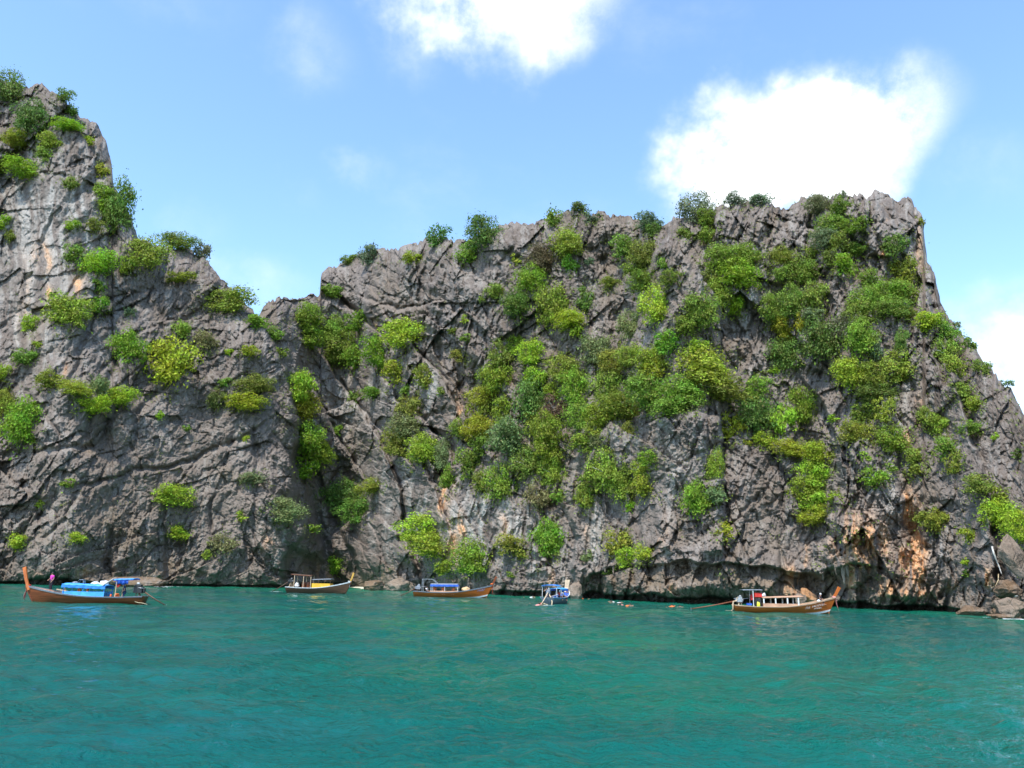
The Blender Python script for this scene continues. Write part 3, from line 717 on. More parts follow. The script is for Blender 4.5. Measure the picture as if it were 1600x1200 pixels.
# x, y, width, height in photograph pixels ; leaf colour ; what singles it out
SHRUBS = '''
12 136 56 54 D|crowning the left pinnacle at the photo's edge
103 150 32 20 G|on the skyline right of the left pinnacle's top
50 182 52 54 D|hanging below the left pinnacle's summit
25 218 46 22 O|on a narrow ledge near the photo's left edge, above the pale wall
78 220 32 30 Y|stacked over a smaller bush on the left pinnacle
70 242 24 24 G|directly beneath the yellow-green one on the left pinnacle
40 264 58 26 Y|trailing along the top edge of the pale pinnacle wall
5 257 30 28 G|cut by the photo's left edge over the pale wall
111 284 22 20 G|alone on the pale pinnacle wall
106 195 42 17 Y|flat, under the right shoulder of the left pinnacle
112 172 22 20 G|just below the skyline bush of the left pinnacle
139 219 15 15 Y|in the crack by the left pinnacle's right edge
161 265 20 20 Y|at the nose of rock on the left pinnacle's right edge
162 298 30 24 O|at the upper end of the dark hanging thicket
186 324 58 80 D|tallest thicket hanging on the right edge of the left pinnacle
167 322 26 24 Y|lit tuft in the middle of the dark hanging thicket
150 353 27 22 G|left of the foot of the dark hanging thicket
114 352 24 15 Y|on the ochre-streaked pale wall
115 394 32 24 G|at the right border of the pale pinnacle wall
155 410 62 34 Y|broad, at the foot of the pinnacle's right edge
232 395 60 46 O|browning, filling the angle where the pinnacle meets the saddle
201 414 28 28 B|round, between the broad and the browning bush
280 377 56 24 G|low, along the skyline of the left saddle
316 394 24 24 H|sparse, at the right end of the saddle skyline bush
4 348 26 20 Y|cut by the photo's left edge beside the ochre streaks
17 368 18 18 G|beside the photo's left edge on the pale wall
107 485 62 44 O|wide, under the ochre rock of the left headland
47 505 24 24 Y|narrow, on the ochre band below the pale wall
156 476 28 25 B|compact, right of the wide olive bush
155 446 20 17 G|above the compact bright bush of the left headland
203 488 18 17 P|faint, on bare rock mid headland
284 433 40 16 O|flat, on the bare slope below the saddle
355 469 80 38 O|long, lying on the skyline where the saddle drops
401 502 28 19 B|in the notch between headland and middle wall
58 538 12 10 Y|lone dot left of the headland's diagonal crack
38 557 30 19 G|small, left edge under the ochre band
200 543 50 50 B|upright, touching the headland's biggest bush
260 565 98 68 Y|biggest bush of the left headland
283 514 28 21 O|blurred, above the headland's biggest bush
323 533 32 29 P|upper right neighbour of the headland's biggest bush
358 550 14 10 Y|lone dot right of the headland's biggest bush
392 549 26 16 Y|midway between the biggest headland bush and the chimney
80 592 38 25 G|dome shaped, on the left headland's ledge
119 606 42 20 Y|flat cushion left of the blossoming one
155 604 28 28 P|pale flecked, amid three cushions of the headland
147 633 46 23 Y|lowest of the cushions on the headland ledge
190 618 42 25 Y|rightmost of the cushions on the headland ledge
5 581 24 19 Y|cut by the left edge over the big left-edge tree
34 656 56 60 B|big, dropping down the left edge of the photo
6 632 38 42 B|upper part of the left-edge thicket
249 648 12 11 Y|lone tuft under the biggest headland bush
338 622 24 27 D|dark, left end of the row by the chimney
352 597 18 12 G|above the dark one left of the chimney
385 628 52 24 Y|spread out in the row left of the chimney
397 600 52 26 G|loose, above the spread-out row left of the chimney
272 774 50 28 Y|bright, alone on smooth rock of the lower headland
106 754 18 13 G|perched on a boulder-like knob low on the headland
61 787 14 10 Y|tiny, low on the headland towards the left edge
29 845 28 19 Y|above the bow of the leftmost boat
121 840 26 14 Y|above the roof of the leftmost boat
280 832 34 18 Y|low headland, under the lone bright bush
378 806 16 14 Y|tiny, left of the pale bush over the sea cave
349 850 34 27 P|thin, on pale rock right of the leftmost boat
323 866 13 13 O|tiny, beside the thin pale bush above the water
292 669 12 8 G|tiny, high on the smooth lower headland
393 747 30 17 P|thin, left of the chimney's foot
384 686 10 10 Y|tiny, beside the chimney wall
544 405 24 11 G|low, at the left end of the middle skyline
577 398 38 26 H|dark rounded, on the left middle skyline
643 403 28 16 Y|just under the left middle skyline
686 369 38 30 D|rounded, standing on the middle skyline
757 362 54 46 D|largest dome on the middle skyline
732 395 40 28 B|fresh, hanging under the largest skyline dome
518 454 28 16 G|in the step at the left end of the high wall
478 494 56 38 G|upper left of the long middle thicket
486 522 46 38 B|lower left of the long middle thicket
520 514 42 38 O|reddish tinged, in the long middle thicket
557 501 36 30 G|raised top of the long middle thicket
540 538 52 40 G|heart of the long middle thicket
554 558 36 32 B|lowest hanging part of the long middle thicket
592 550 56 44 B|right of the heart of the long middle thicket
628 521 66 42 Y|sunlit right end of the long middle thicket
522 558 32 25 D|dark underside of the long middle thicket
430 520 24 18 G|left tail of the long middle thicket
439 551 20 12 G|tiny, left above the chimney's top bush
617 581 36 33 Y|ball shaped, under the right end of the middle thicket
635 607 15 17 G|tiny, below the ball shaped one
466 604 54 44 Y|top bush of the chimney
476 632 44 38 Y|second bush down the chimney
482 682 44 42 B|third bush down the chimney
500 706 44 28 B|spilling right from the chimney
478 731 36 30 B|lowest bush in the chimney
527 672 15 14 G|dot on the slab right of the chimney
584 613 32 16 G|on the pale slabs under the middle thicket
554 621 20 23 D|in the slab crack under the middle thicket
664 588 34 32 O|on the long diagonal slab
718 556 28 18 O|above the orange-tipped groove
689 611 13 13 G|left of the orange-tipped groove
636 638 36 32 G|upper half of the flecked tree on the slabs
630 664 44 34 P|lower half of the flecked tree on the slabs
708 517 16 9 G|tiny, mid wall above the slabs
727 527 15 12 G|tiny, right of its twin above the slabs
727 498 12 12 Y|tiny, high on the crackled wall
772 455 30 20 G|left neighbour of the dark pair under the skyline
753 467 10 10 G|tiny, at the left of the dark pair
806 472 46 40 D|dark, hanging below the bright one of the upper gully
622 690 44 38 G|left half of the wide bush on the slabs
660 700 52 38 Y|right half of the wide bush on the slabs
691 710 24 42 P|narrow, between the wide bush and the central gully
702 748 30 34 G|hanging off the left border of the central gully
536 772 60 40 D|dark thicket over the dark tilted block
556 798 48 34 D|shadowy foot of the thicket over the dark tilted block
578 760 42 20 O|sunlit shelf right of the dark thicket
446 797 54 32 P|umbrella shaped, over the sea cave
488 826 22 12 G|small, right of the umbrella shaped one
662 825 70 40 Y|tree with light leaves above the blue-roofed boat
672 852 66 30 Y|lower boughs of the light-leaved tree above the blue-roofed boat
736 869 50 44 B|perfectly round, right above the boat with the red sash
696 886 30 19 B|small, between the round bush and the blue roof
525 883 27 22 Y|right over the bow of the yellow-sided boat
735 722 38 40 G|left flank of the central gully, mid height
744 668 46 30 K|glowing yellow, at the left of the central gully
750 694 34 26 G|beneath the glowing yellow bush
752 752 26 26 G|left toe of the central gully
780 752 44 50 B|hanging lowest in the central gully
797 848 36 25 O|spreading, between the round bushes low on the wall
816 865 20 12 O|little, right under the spreading olive bush
798 898 12 8 G|tiny, close over the water in mid wall
804 537 24 24 O|top tip of the central gully's left arm
783 554 34 38 G|upper left arm of the central gully
775 586 48 42 O|brownish dome of the central gully's left arm
828 550 42 36 Y|lit crown at the head of the central gully
836 590 38 36 Y|below the lit crown in the central gully
830 622 48 58 D|dark hollow-like bush in the central gully
880 576 46 42 O|golden tinged, right of the gully's head
755 618 46 28 Y|airy, left of the dark central bush
788 641 34 40 B|between the airy bush and the dark central bush
748 648 40 34 G|dense, over the glowing yellow bush
716 668 26 24 O|leftmost over the wide bush of the slabs
796 684 62 46 P|whitish flecked, in the middle of the central gully
853 672 54 52 B|large-leaved, lower right of the central gully
865 612 30 24 Y|yellowing, right of the dark central bush
868 640 38 38 R|bare and rusty, in the central gully
833 653 26 20 O|small, above the large-leaved tree
865 343 32 30 O|rounded, at the middle of the skyline
905 326 26 20 D|small dome on the highest middle skyline
925 341 22 13 H|low, right of the small skyline dome
884 378 50 44 O|olive dome under the middle skyline
891 412 25 26 B|dense little ball beneath the olive dome
848 402 44 44 R|withered, left of the olive dome
807 405 17 19 Y|bright slip at the upper gully's left
830 434 52 40 B|fresh, under the withered bush
863 478 50 60 B|tall, sunlit, in the upper wall
888 498 46 28 Y|right foot of the tall sunlit bush
914 468 29 38 D|dark, right of the tall sunlit bush
902 516 21 20 Y|pale drop below the tall sunlit bush
921 407 14 13 H|tiny, right of the dense little ball
953 441 26 19 G|small, in the crack between upper walls
1014 344 38 26 H|hazy, in the dip of the skyline
1021 360 26 22 D|darker, under the hazy one in the skyline dip
976 384 38 34 G|top left of the cluster below the skyline dip
1004 396 44 34 G|top right of the cluster below the skyline dip
992 416 36 26 G|bottom of the cluster below the skyline dip
1088 327 58 48 H|tall skyline tree left of the big cloud
1105 341 32 26 G|at the right foot of the tall skyline tree
1148 312 34 22 H|wispy, on the skyline under the big cloud
1186 313 32 17 H|wispy, right of its twin under the big cloud
1070 366 21 16 G|small, below the tall skyline tree
1106 367 29 21 G|small, right of the one below the tall skyline tree
1009 440 46 30 G|spreading over the upright dome
1048 434 31 24 G|right of the spreading one over the upright dome
1036 410 17 17 G|tiny, above the spreading pair
1023 476 46 56 Y|upright dome on the upper right wall
985 508 40 42 P|straggling and yellowish, left of the upright dome
1128 402 60 40 G|left crown of the big upper right thicket
1166 400 50 36 G|right crown of the big upper right thicket
1150 428 70 42 B|lower boughs of the big upper right thicket
1112 432 28 22 G|left tip of the big upper right thicket
1124 456 36 44 O|below the big upper right thicket
1096 484 50 50 G|down-left of the big upper right thicket
1148 474 28 32 Y|down-right of the big upper right thicket
1069 507 38 28 G|linking upper thicket and great mass
1045 535 40 34 B|fresh, on top of the great mass
984 556 42 32 O|olive top of the great mass
1016 560 42 32 O|rusty topped, in the great mass
960 566 44 36 O|left shoulder of the great mass
932 548 46 42 P|pale tree rising left of the great mass
1100 572 74 52 Y|upper right part of the great mass
1122 604 84 34 G|right end of the great mass
1064 612 64 44 G|centre of the great mass
1010 612 62 46 G|left centre of the great mass
974 634 60 34 G|lower left of the great mass
1050 632 64 28 G|lower fringe of the great mass
1026 578 38 28 Y|brightest spot in the great mass
950 604 46 48 O|brown flecked, left part of the great mass
900 604 48 52 O|orange flecked, between gully and great mass
905 650 44 40 G|under the orange flecked bush
940 646 48 34 B|light, under the left of the great mass
930 672 30 20 O|small fringe under the great mass
982 673 22 25 G|single, on the pale face below the great mass
912 692 36 28 G|over the top left of the pale face
931 688 24 20 P|white flecked, touching the green one by the pale face
1144 666 34 36 Y|vivid, at the upper right corner of the pale face
946 732 52 56 O|peak of the tree on the pale face
926 756 40 34 G|left bough of the tree on the pale face
974 758 38 42 O|right bough of the tree on the pale face
912 779 26 26 B|lowest left bough of the tree on the pale face
1014 716 30 22 B|upper of the pair on the pale face
998 732 24 20 Y|lower of the pair on the pale face
1005 758 32 30 Y|right neighbour of the tree on the pale face
985 792 14 15 B|tiny, beneath the tree on the pale face
1118 725 24 42 B|tall and narrow, on the right rim of the pale face
1088 778 44 44 B|round, low on the pale face
1117 773 24 22 P|pale, right of the round one on the pale face
1131 828 23 23 Y|alone, in the crack right of the pale face
966 846 38 32 O|drooping, over the left of the undercut
980 870 30 26 Y|lowest, clinging to the undercut's lip
1005 863 24 21 Y|right companion on the undercut's lip
918 869 18 17 P|small, on the fluted left end of the undercut
952 893 18 11 D|inside the shade of the undercut
857 840 48 48 B|ball shaped, up left of the small blue boat
840 775 36 30 P|thin, at the right toe of the central gully
872 774 22 17 G|small, near the right toe of the central gully
824 722 46 42 G|deep in the lower central gully
862 734 36 42 O|right flank of the lower central gully
858 704 42 36 B|big leaved, over the lower central gully
1209 579 17 10 Y|little cushion left of the ladder of bushes
1186 606 36 34 O|top of the pyramid right of the great mass
1184 646 54 48 D|dark core of the pyramid right of the great mass
1224 656 34 38 Y|right slope of the pyramid
1193 686 29 20 Y|hanging tip under the pyramid
1167 691 14 10 Y|dot left of the pyramid's hanging tip
1253 632 38 50 B|upright, between pyramid and grey buttress
1302 653 16 10 Y|dot on the grey buttress
1234 700 46 22 Y|bent head of the green ladder
1276 708 42 32 Y|top right of the green ladder
1268 740 46 38 Y|middle of the green ladder
1260 766 46 38 B|lower middle of the green ladder
1272 786 40 26 Y|last but one of the green ladder
1276 804 48 22 Y|foot of the green ladder
1299 776 20 11 Y|twig sticking out right of the green ladder
1221 402 42 32 G|high, right of the big upper right thicket
1220 428 28 20 G|beneath the high one
1267 393 23 15 G|small, in the crack under the crest
1250 422 42 40 G|upper part of the long right column
1266 428 24 40 D|dark stripe in the long right column
1272 462 38 40 G|right branch of the long right column
1205 480 38 42 G|left branch of the long right column
1236 470 46 48 G|thick middle of the long right column
1228 510 42 40 Y|below the thick middle of the long right column
1252 503 16 26 K|golden fleck beside the long right column
1234 529 13 11 K|golden dot low in the long right column
1226 555 44 46 D|dark foot of the long right column
1268 491 30 16 P|yellowish, over the grey thicket
1286 530 56 56 D|grey shadowed left of the right thicket
1322 512 46 40 H|dull top of the right thicket
1345 526 50 50 B|lit right of the right thicket
1280 320 46 28 H|pale, on the crest under the cloud's edge
1312 322 34 24 G|right of the pale crest bush
1316 304 12 12 H|tiny, standing up from the crest
1300 350 46 34 G|left of the crest thicket
1335 352 38 26 G|right of the crest thicket
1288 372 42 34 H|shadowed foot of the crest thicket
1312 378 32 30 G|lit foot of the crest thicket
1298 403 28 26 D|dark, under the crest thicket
1336 388 30 20 G|small, left of the bent crack
1319 413 33 31 B|fresh, in the blocky rock under the crest
1400 384 36 34 D|tucked under the summit block
1412 424 40 40 O|long, below the summit block by the edge
1397 420 13 19 K|yellow leaved, beside the long one under the summit block
1359 436 36 26 G|left crown of the great right thicket
1352 468 46 40 G|left side of the great right thicket
1388 456 52 36 B|top of the great right thicket
1416 458 38 38 G|right side of the great right thicket
1392 482 62 30 G|bottom of the great right thicket
1342 490 42 36 G|left tail of the great right thicket
1420 491 24 15 O|olive fringe of the great right thicket
1450 500 38 30 Y|head of the green strip on the right rib
1475 517 38 32 G|second in the green strip on the right rib
1478 546 32 32 G|third in the green strip on the right rib
1490 572 32 34 O|fourth in the green strip on the right rib
1408 530 14 32 D|narrow, on bare rock left of the right rib
1328 582 52 42 Y|left of the mound on the right wall
1366 588 46 40 G|middle of the mound on the right wall
1402 572 56 44 O|right of the mound on the right wall
1368 612 54 24 D|shady underside of the mound on the right wall
1492 507 16 10 H|tiny, on the skyline of the right slope
1514 537 22 20 D|dark knob on the skyline of the right slope
1534 572 24 20 G|small, on the right slope under the dark knob
1575 598 16 9 H|tiny, on the last skyline of the right slope
1438 345 14 12 G|tiny, on the summit's right edge
1504 610 26 22 G|fifth in the green strip on the right rib
1522 630 26 20 O|last in the green strip on the right rib
1449 650 26 26 O|left of the pair over the red crack
1466 664 22 24 O|right of the pair over the red crack
1515 668 38 17 G|flat, on the right slope
1555 682 12 12 Y|tiny, right of the flat one on the slope
1338 676 44 28 O|spread on the grey buttress
1352 646 38 30 G|above the spread one on the grey buttress
1382 640 30 36 O|thin, left of the reddish wall streak
1393 686 48 36 B|bright, left of the orange blotches
1428 716 30 28 O|right below the bright one by the orange blotches
1432 735 22 17 G|lower tip by the orange blotches
1367 745 34 23 B|hanging, above the orange nose
1393 730 15 13 G|tiny, right above the hanging one
1353 714 15 17 O|thin, between buttress bush and hanging one
1478 700 32 30 G|on the right slope above the straw-coloured grass
1492 724 28 28 O|straw tinged, on the right slope
1528 757 38 27 G|lower right slope, left of the dry grass
1561 772 20 20 O|dry, above the big bush at the right edge
1590 708 16 13 D|small, cut near the right edge
1462 812 28 28 O|right of the red crack
1438 807 21 15 O|over the red crack
1560 800 54 34 Y|left crown of the tree over the leaning slab
1592 820 46 44 Y|right crown of the tree over the leaning slab
1513 835 21 17 Y|dry tuft left of the white root
1509 877 13 10 Y|small tuft above the right-hand rocks
1511 895 11 10 O|lowest tuft above the right-hand rocks
1370 545 18 26 H|faint, on rock under the great right thicket
1010 590 34 26 O|faded patch inside the great mass
1090 545 40 22 Y|thin top edge of the great mass
'''
def smallcase(w, h):
    a = max(w, h)
    return 'tiny' if a < 15 else 'small' if a < 27 else 'medium' if a < 45 else 'large'
seen_labels = set()
shrub_proto = {}
rb = random.Random(11)
anchor_pts = []
for line in SHRUBS.strip().splitlines():
    head, where = line.split('|')
    x, y, w, h, cc = head.split(); x, y, w, h = map(float, (x, y, w, h))
    col, cname = LEAFCOL[cc]
    k = 'S' if max(w, h) < 24 else 'M' if max(w, h) < 42 else 'L'
    i = rb.randrange(len(CROWNS[k]))
    base, Y = on_rock(x, y + h * 0.12)
    mid, _ = on_rock(x, y)
    d = Vector(ray(np.array([x]), np.array([y]))[0])
    near = min(on_rock(x + a * w * 0.3, y + b_ * h * 0.3)[1] for a in (-1, 0, 1) for b_ in (0, 0.8))
    ym = 0.5 * near + 0.5 * Y
    wm, hm = w / FPX * ym * 1.04, h / FPX * ym * 1.04
    dm = min(max(0.75 * wm, 0.6 * hm), 6.0)
    c = Vector((0, 0, CAMZ)) + d * (ym - 0.22 * dm)
    what = where.strip()
    adj = {'tiny': 'tiny', 'small': 'small', 'medium': 'leafy', 'large': 'large'}[smallcase(w, h)]
    first = what.split()[0].strip(',')
    if adj in what.split(',')[0].split()[:2] or first in ('tiny', 'small', 'big', 'large', 'biggest', 'largest'): lab = f"{cname} bush, {what}"
    else: lab = f"{adj} {cname} bush, {what}"
    words_ = lab.split()
    if len(words_) > 16: lab = ' '.join(lab.replace(adj + ' ', '', 1).split()[:16])
    assert lab not in seen_labels, lab
    seen_labels.add(lab)
    jit = [v * rb.uniform(0.85, 1.15) for v in col] + [1]
    if max(w, h) < 24:
        o = link('shrub', CROWNS[k][i][0])
        o.location = c; o.scale = (wm, dm, hm); o.rotation_euler = (0, rb.uniform(-.15, .15), rb.choice((0, math.pi)) + rb.uniform(-.4, .4))
        o.color = jit
        tag(o, lab, 'bush', 'shrubs growing on the cliff face')
    else:
        r_ = bpy.data.objects.new('shrub', None); COL.objects.link(r_)
        r_.empty_display_size = 0.3
        foot = c + Vector((0, 0.42 * dm, -0.42 * hm))
        r_.location = foot
        tag(r_, lab, 'bush', 'shrubs growing on the cliff face')
        o = link('crown', CROWNS[k][i][0], r_)
        o.location = c - foot; o.scale = (wm, dm, hm); o.rotation_euler = (0, rb.uniform(-.3, .3), rb.uniform(-.9, .9))
        o.color = jit
        s = link('stem', STEMS[k][i], r_)
        s.location = c - foot; s.scale = (wm, dm, hm)

# ---- tufts of grass and creeper rooted in cracks everywhere: too many to count
rs = np.random.RandomState(5)
ctr, nrmv, siz, colr = [], [], [], []
N = 15000
tx = rs.uniform(-40, 1640, N); ty = rs.uniform(120, 905, N)
dens_n = fbm(tx / 70, ty / 70, 3, 401) + 0.6 * fbm(tx / 14, ty / 14, 2, 402)
dens_n = dens_n + 0.35 * np.exp(-(((tx - 1500) / 70) ** 2 + ((ty - 740) / 150) ** 2)) + 0.3 * np.exp(-(((tx - 1300) / 120) ** 2 + ((ty - 340) / 60) ** 2)) + 0.25 * np.exp(-(((tx - 830) / 110) ** 2 + ((ty - 650) / 130) ** 2)) + 0.18 * np.exp(-(((tx - 1350) / 140) ** 2 + ((ty - 500) / 130) ** 2))
for x, y, dn in zip(tx, ty, dens_n):
    if dn < 0.34: continue
    c = min(max(int(np.searchsorted(cols, x)), 0), len(cols) - 1)
    if y < yt[c] + 2 or y > yb[c] - 30: continue
    p, Y = on_rock(x, y)
    n = 3 + int(9 * rs.rand() ** 2)
    s = 0.14 + 0.30 * rs.rand()
    q = np.array(p)[None, :] + rs.randn(n, 3) * np.array([s * 1.3, s * .5, s * .7]) + np.array([0, -0.12, 0.05])
    ctr.append(q); nrmv.append(np.tile([0, -0.7, 0.6], (n, 1))); siz.append(np.full((n, 1), 0.09 + 0.09 * rs.rand()))
# ragged fringes: creepers and runners spreading from every bigger bush, mostly downwards
for line in SHRUBS.strip().splitlines():
    x, y, w, h = map(float, line.split('|')[0].split()[:4])
    if w < 20: continue
    for _ in range(int(5 + w * 0.75)):
        a = rs.rand() * 6.283; r_ = 0.40 + 0.42 * rs.rand()
        qx = x + math.cos(a) * r_ * w * 0.95; qy = y + math.sin(a) * r_ * h * 1.1 + 0.10 * h
        c = min(max(int(np.searchsorted(cols, qx)), 0), len(cols) - 1)
        if qy < yt[c] + 1 or qy > yb[c] - 20: continue
        p, Y = on_rock(qx, qy)
        n = 4 + int(10 * rs.rand() ** 1.5); s = 0.2 + 0.3 * rs.rand()
        ctr.append(np.array(p)[None, :] + rs.randn(n, 3) * np.array([s * 1.2, s * .6, s]) + np.array([0, -0.35, 0.0])); nrmv.append(np.tile([0, -0.7, 0.6], (n, 1))); siz.append(np.full((n, 1), 0.12 + 0.12 * rs.rand()))
ctr = np.concatenate(ctr); nrmv = np.concatenate(nrmv); siz = np.concatenate(siz)
n = len(ctr)
v, f = leaf_quads(ctr, nrmv, siz, rs, 0.5)
gc = np_mesh('ground_cover', v, f, False); gc.materials.append(M_LEAF)
o = tag(link('ground_cover', gc), 'tufts of grass and creepers rooted in the cracks of the cliff', 'ground cover', kind='stuff')
o.color = (0.19, 0.24, 0.04, 1)
# ================================================================== MATERIALS OF BOATS AND PEOPLE
M = {}
M['varnish'] = worn('varnished_wood', (0.44, 0.112, 0.016), 0.32, 0.5, 2.2, 0.5, stretch=(.25, 1, 4), bump=0.01)
M['varnish_red'] = worn('red_brown_wood', (0.23, 0.062, 0.022), 0.35, 0.5, 2.2, 0.5, stretch=(.25, 1, 4), bump=0.01)
M['darkwood'] = worn('dark_wood', (0.12, 0.062, 0.034), 0.5, 0.4, 2.2, 0.5, stretch=(.25, 1, 4), bump=0.01)
M['orangewood'] = worn('orange_post_wood', (0.56, 0.14, 0.022), 0.4, 0.45, 3.0, 0.35, stretch=(1, 1, .4))
M['yellowwood'] = worn('yellow_post_wood', (0.68, 0.38, 0.08), 0.45, 0.4, 3.0, 0.3, stretch=(1, 1, .4))
M['palewood'] = worn('pale_bare_wood', (0.62, 0.46, 0.30), 0.65, 0.3, 3.0, 0.3, stretch=(.3, 1, 1))
M['pinkwood'] = worn('faded_plank_wood', (0.52, 0.30, 0.19), 0.65, 0.3, 3.0, 0.3, stretch=(.3, 1, 1))
M['white'] = worn('white_paint', (0.72, 0.72, 0.70), 0.5, 0.4, 4.0, 0.25)
M['grey'] = worn('grey_paint', (0.22, 0.24, 0.27), 0.5, 0.4, 4.0, 0.3)
M['black'] = worn('black_metal', (0.025, 0.025, 0.027), 0.45, 0.5, 6.0, 0.4)
M['steel'] = worn('steel', (0.42, 0.42, 0.43), 0.38, 0.5, 6.0, 0.3, metal=0.6)
M['blue'] = worn('blue_tarp', (0.035, 0.24, 0.72), 0.5, 0.4, 1.6, 0.35, bump=0.03)
M['skyblue'] = worn('light_blue_tarp', (0.07, 0.37, 0.78), 0.5, 0.4, 1.6, 0.3, bump=0.03)
M['deepblue'] = worn('deep_blue_paint', (0.03, 0.12, 0.55), 0.45, 0.4, 2.0, 0.3)
M['yellow'] = worn('yellow_panel', (0.78, 0.42, 0.03), 0.5, 0.4, 2.0, 0.25)
M['brightyellow'] = worn('yellow_float', (0.80, 0.78, 0.05), 0.45, 0.4, 2.0, 0.15)
M['redbrown'] = worn('rust_barrel', (0.22, 0.07, 0.03), 0.5, 0.4, 3.0, 0.4)
M['red'] = worn('red_cloth', (0.62, 0.05, 0.04), 0.7, 0.2, 3.0, 0.25)
M['orange'] = worn('orange_vest', (0.85, 0.19, 0.05), 0.7, 0.2, 4.0, 0.25)
M['pink'] = worn('magenta_cloth', (0.72, 0.05, 0.42), 0.75, 0.2, 4.0, 0.25)
M['palepink'] = worn('pale_pink_cloth', (0.72, 0.30, 0.28), 0.75, 0.2, 4.0, 0.25)
M['navy'] = worn('navy_cloth', (0.03, 0.06, 0.14), 0.8, 0.2, 4.0, 0.3)
M['darkcloth'] = worn('dark_cloth', (0.035, 0.03, 0.04), 0.8, 0.2, 4.0, 0.3)
M['skin'] = worn('skin', (0.42, 0.23, 0.15), 0.55, 0.35, 5.0, 0.1)
M['hair'] = worn('black_hair', (0.015, 0.012, 0.01), 0.5, 0.4, 8.0, 0.3)
M['tan'] = worn('tan_canvas', (0.62, 0.42, 0.22), 0.8, 0.2, 4.0, 0.25)
M['rope'] = worn('rope', (0.60, 0.48, 0.30), 0.85, 0.2, 8.0, 0.3)

class MB:
    def __init__(s): s.v = []; s.f = []
    def add(s, V, F):
        o = len(s.v); s.v += [tuple(p) for p in V]; s.f += [tuple(i + o for i in q) for q in F]; return s
    def box(s, c, d, rot=None):
        cx, cy, cz = c; hx, hy, hz = d[0] / 2, d[1] / 2, d[2] / 2
        V = [Vector((sx * hx, sy * hy, sz * hz)) for sx in (-1, 1) for sy in (-1, 1) for sz in (-1, 1)]
        if rot: e = Euler(rot).to_matrix(); V = [e @ p for p in V]
        V = [p + Vector(c) for p in V]
        return s.add(V, [(0, 1, 3, 2), (4, 6, 7, 5), (0, 4, 5, 1), (2, 3, 7, 6), (0, 2, 6, 4), (1, 5, 7, 3)])
    def bar(s, a, b_, w, h=None, taper=1.0):
        a, b_ = Vector(a), Vector(b_); h = h or w
        d = (b_ - a).normalized(); u = d.cross(Vector((0, 1, 0)) if abs(d.y) < .9 else Vector((1, 0, 0))).normalized(); v = d.cross(u)
        V = []
        for p, k in ((a, 1), (b_, taper)):
            V += [p + u * (sx * w / 2 * k) + v * (sy * h / 2 * k) for sx, sy in ((-1, -1), (1, -1), (1, 1), (-1, 1))]
        return s.add(V, [(3, 2, 1, 0), (4, 5, 6, 7), (0, 1, 5, 4), (1, 2, 6, 5), (2, 3, 7, 6), (3, 0, 4, 7)])
    def tube(s, pts, r, seg=7):
        rr_ = r if isinstance(r, (list, tuple)) else [r] * len(pts)
        V, F = tube(pts, rr_, seg)
        n = len(V)
        F = F + [tuple(range(seg))[::-1], tuple(range(n - seg, n))]
        return s.add(V, F)
    def lathe(s, prof, c=(0, 0, 0), axis='z', seg=14):
        V = []
        for r, z in prof:
            for k in range(seg):
                a = 2 * math.pi * k / seg
                p = (r * math.cos(a), r * math.sin(a), z)
                if axis == 'x': p = (p[2], p[0], p[1])
                if axis == 'y': p = (p[0], p[2], p[1])
                V.append(Vector(p) + Vector(c))
        F = []
        for i in range(len(prof) - 1):
            for k in range(seg):
                a = i * seg + k; b_ = i * seg + (k + 1) % seg
                F.append((a, b_, b_ + seg, a + seg))
        F += [tuple(range(seg))[::-1], tuple(range(len(V) - seg, len(V)))]
        return s.add(V, F)
    def build(s, name, mat, parent=None, smooth=False, bevel=0.0):
        me = bpy.data.meshes.new(name); me.from_pydata(s.v, [], s.f); me.update()
        bm = bmesh.new(); bm.from_mesh(me); bmesh.ops.recalc_face_normals(bm, faces=bm.faces)
        if bevel: bmesh.ops.bevel(bm, geom=list(bm.edges), offset=bevel, segments=1, affect='EDGES')
        bm.to_mesh(me); bm.free()
        if smooth: me.polygons.foreach_set('use_smooth', [True] * len(me.polygons))
        me.materials.append(M[mat] if isinstance(mat, str) else mat)
        return link(name, me, parent)

def thing(name, label, cat, loc, rz=0.0, group=None, scale=None, tilt=(0, 0)):
    o = bpy.data.objects.new(name, None); COL.objects.link(o)
    o.empty_display_size = 0.3
    o.location = loc; o.rotation_euler = (tilt[0], tilt[1], rz)
    if scale: o.scale = (scale,) * 3
    return tag(o, label, cat, group)

# ================================================================== LONG-TAIL BOATS
XS, XB = -5.1, 4.45           # ends of the waterline
def hull_point(u, s, c, inset=0.0):
    """u 0 stern .. 1 bow, s 0 keel .. 1 gunwale"""
    x = XS + (XB - XS) * u
    sheer = c['free'] + (c['bow'] - c['free']) * max(0, (u - 0.38) / 0.62) ** 2.1 + 0.10 * max(0, 0.2 - u) / 0.2
    keel = -0.30 + 0.32 * max(0, (u - 0.8) / 0.2) ** 2 + 0.08 * (1 - u)
    b_ = c['beam'] * (1 - abs((u - 0.42) / 0.62) ** 2.6 * (1.0 if u > 0.42 else 0.62))
    b_ = max(b_, 0.035)
    z = keel + (sheer - keel) * s
    y = b_ * math.sin(min(1, s ** 0.8) * math.pi / 2) ** 0.75 * (0.74 + 0.26 * s)
    x += c['rake'] * max(0, (u - 0.55) / 0.45) ** 2 * max(0, z) / c['bow'] - 0.15 * max(0, .15 - u) / .15 * (z)
    return Vector((x, max(y - inset, 0.0), z + inset * 0.3))
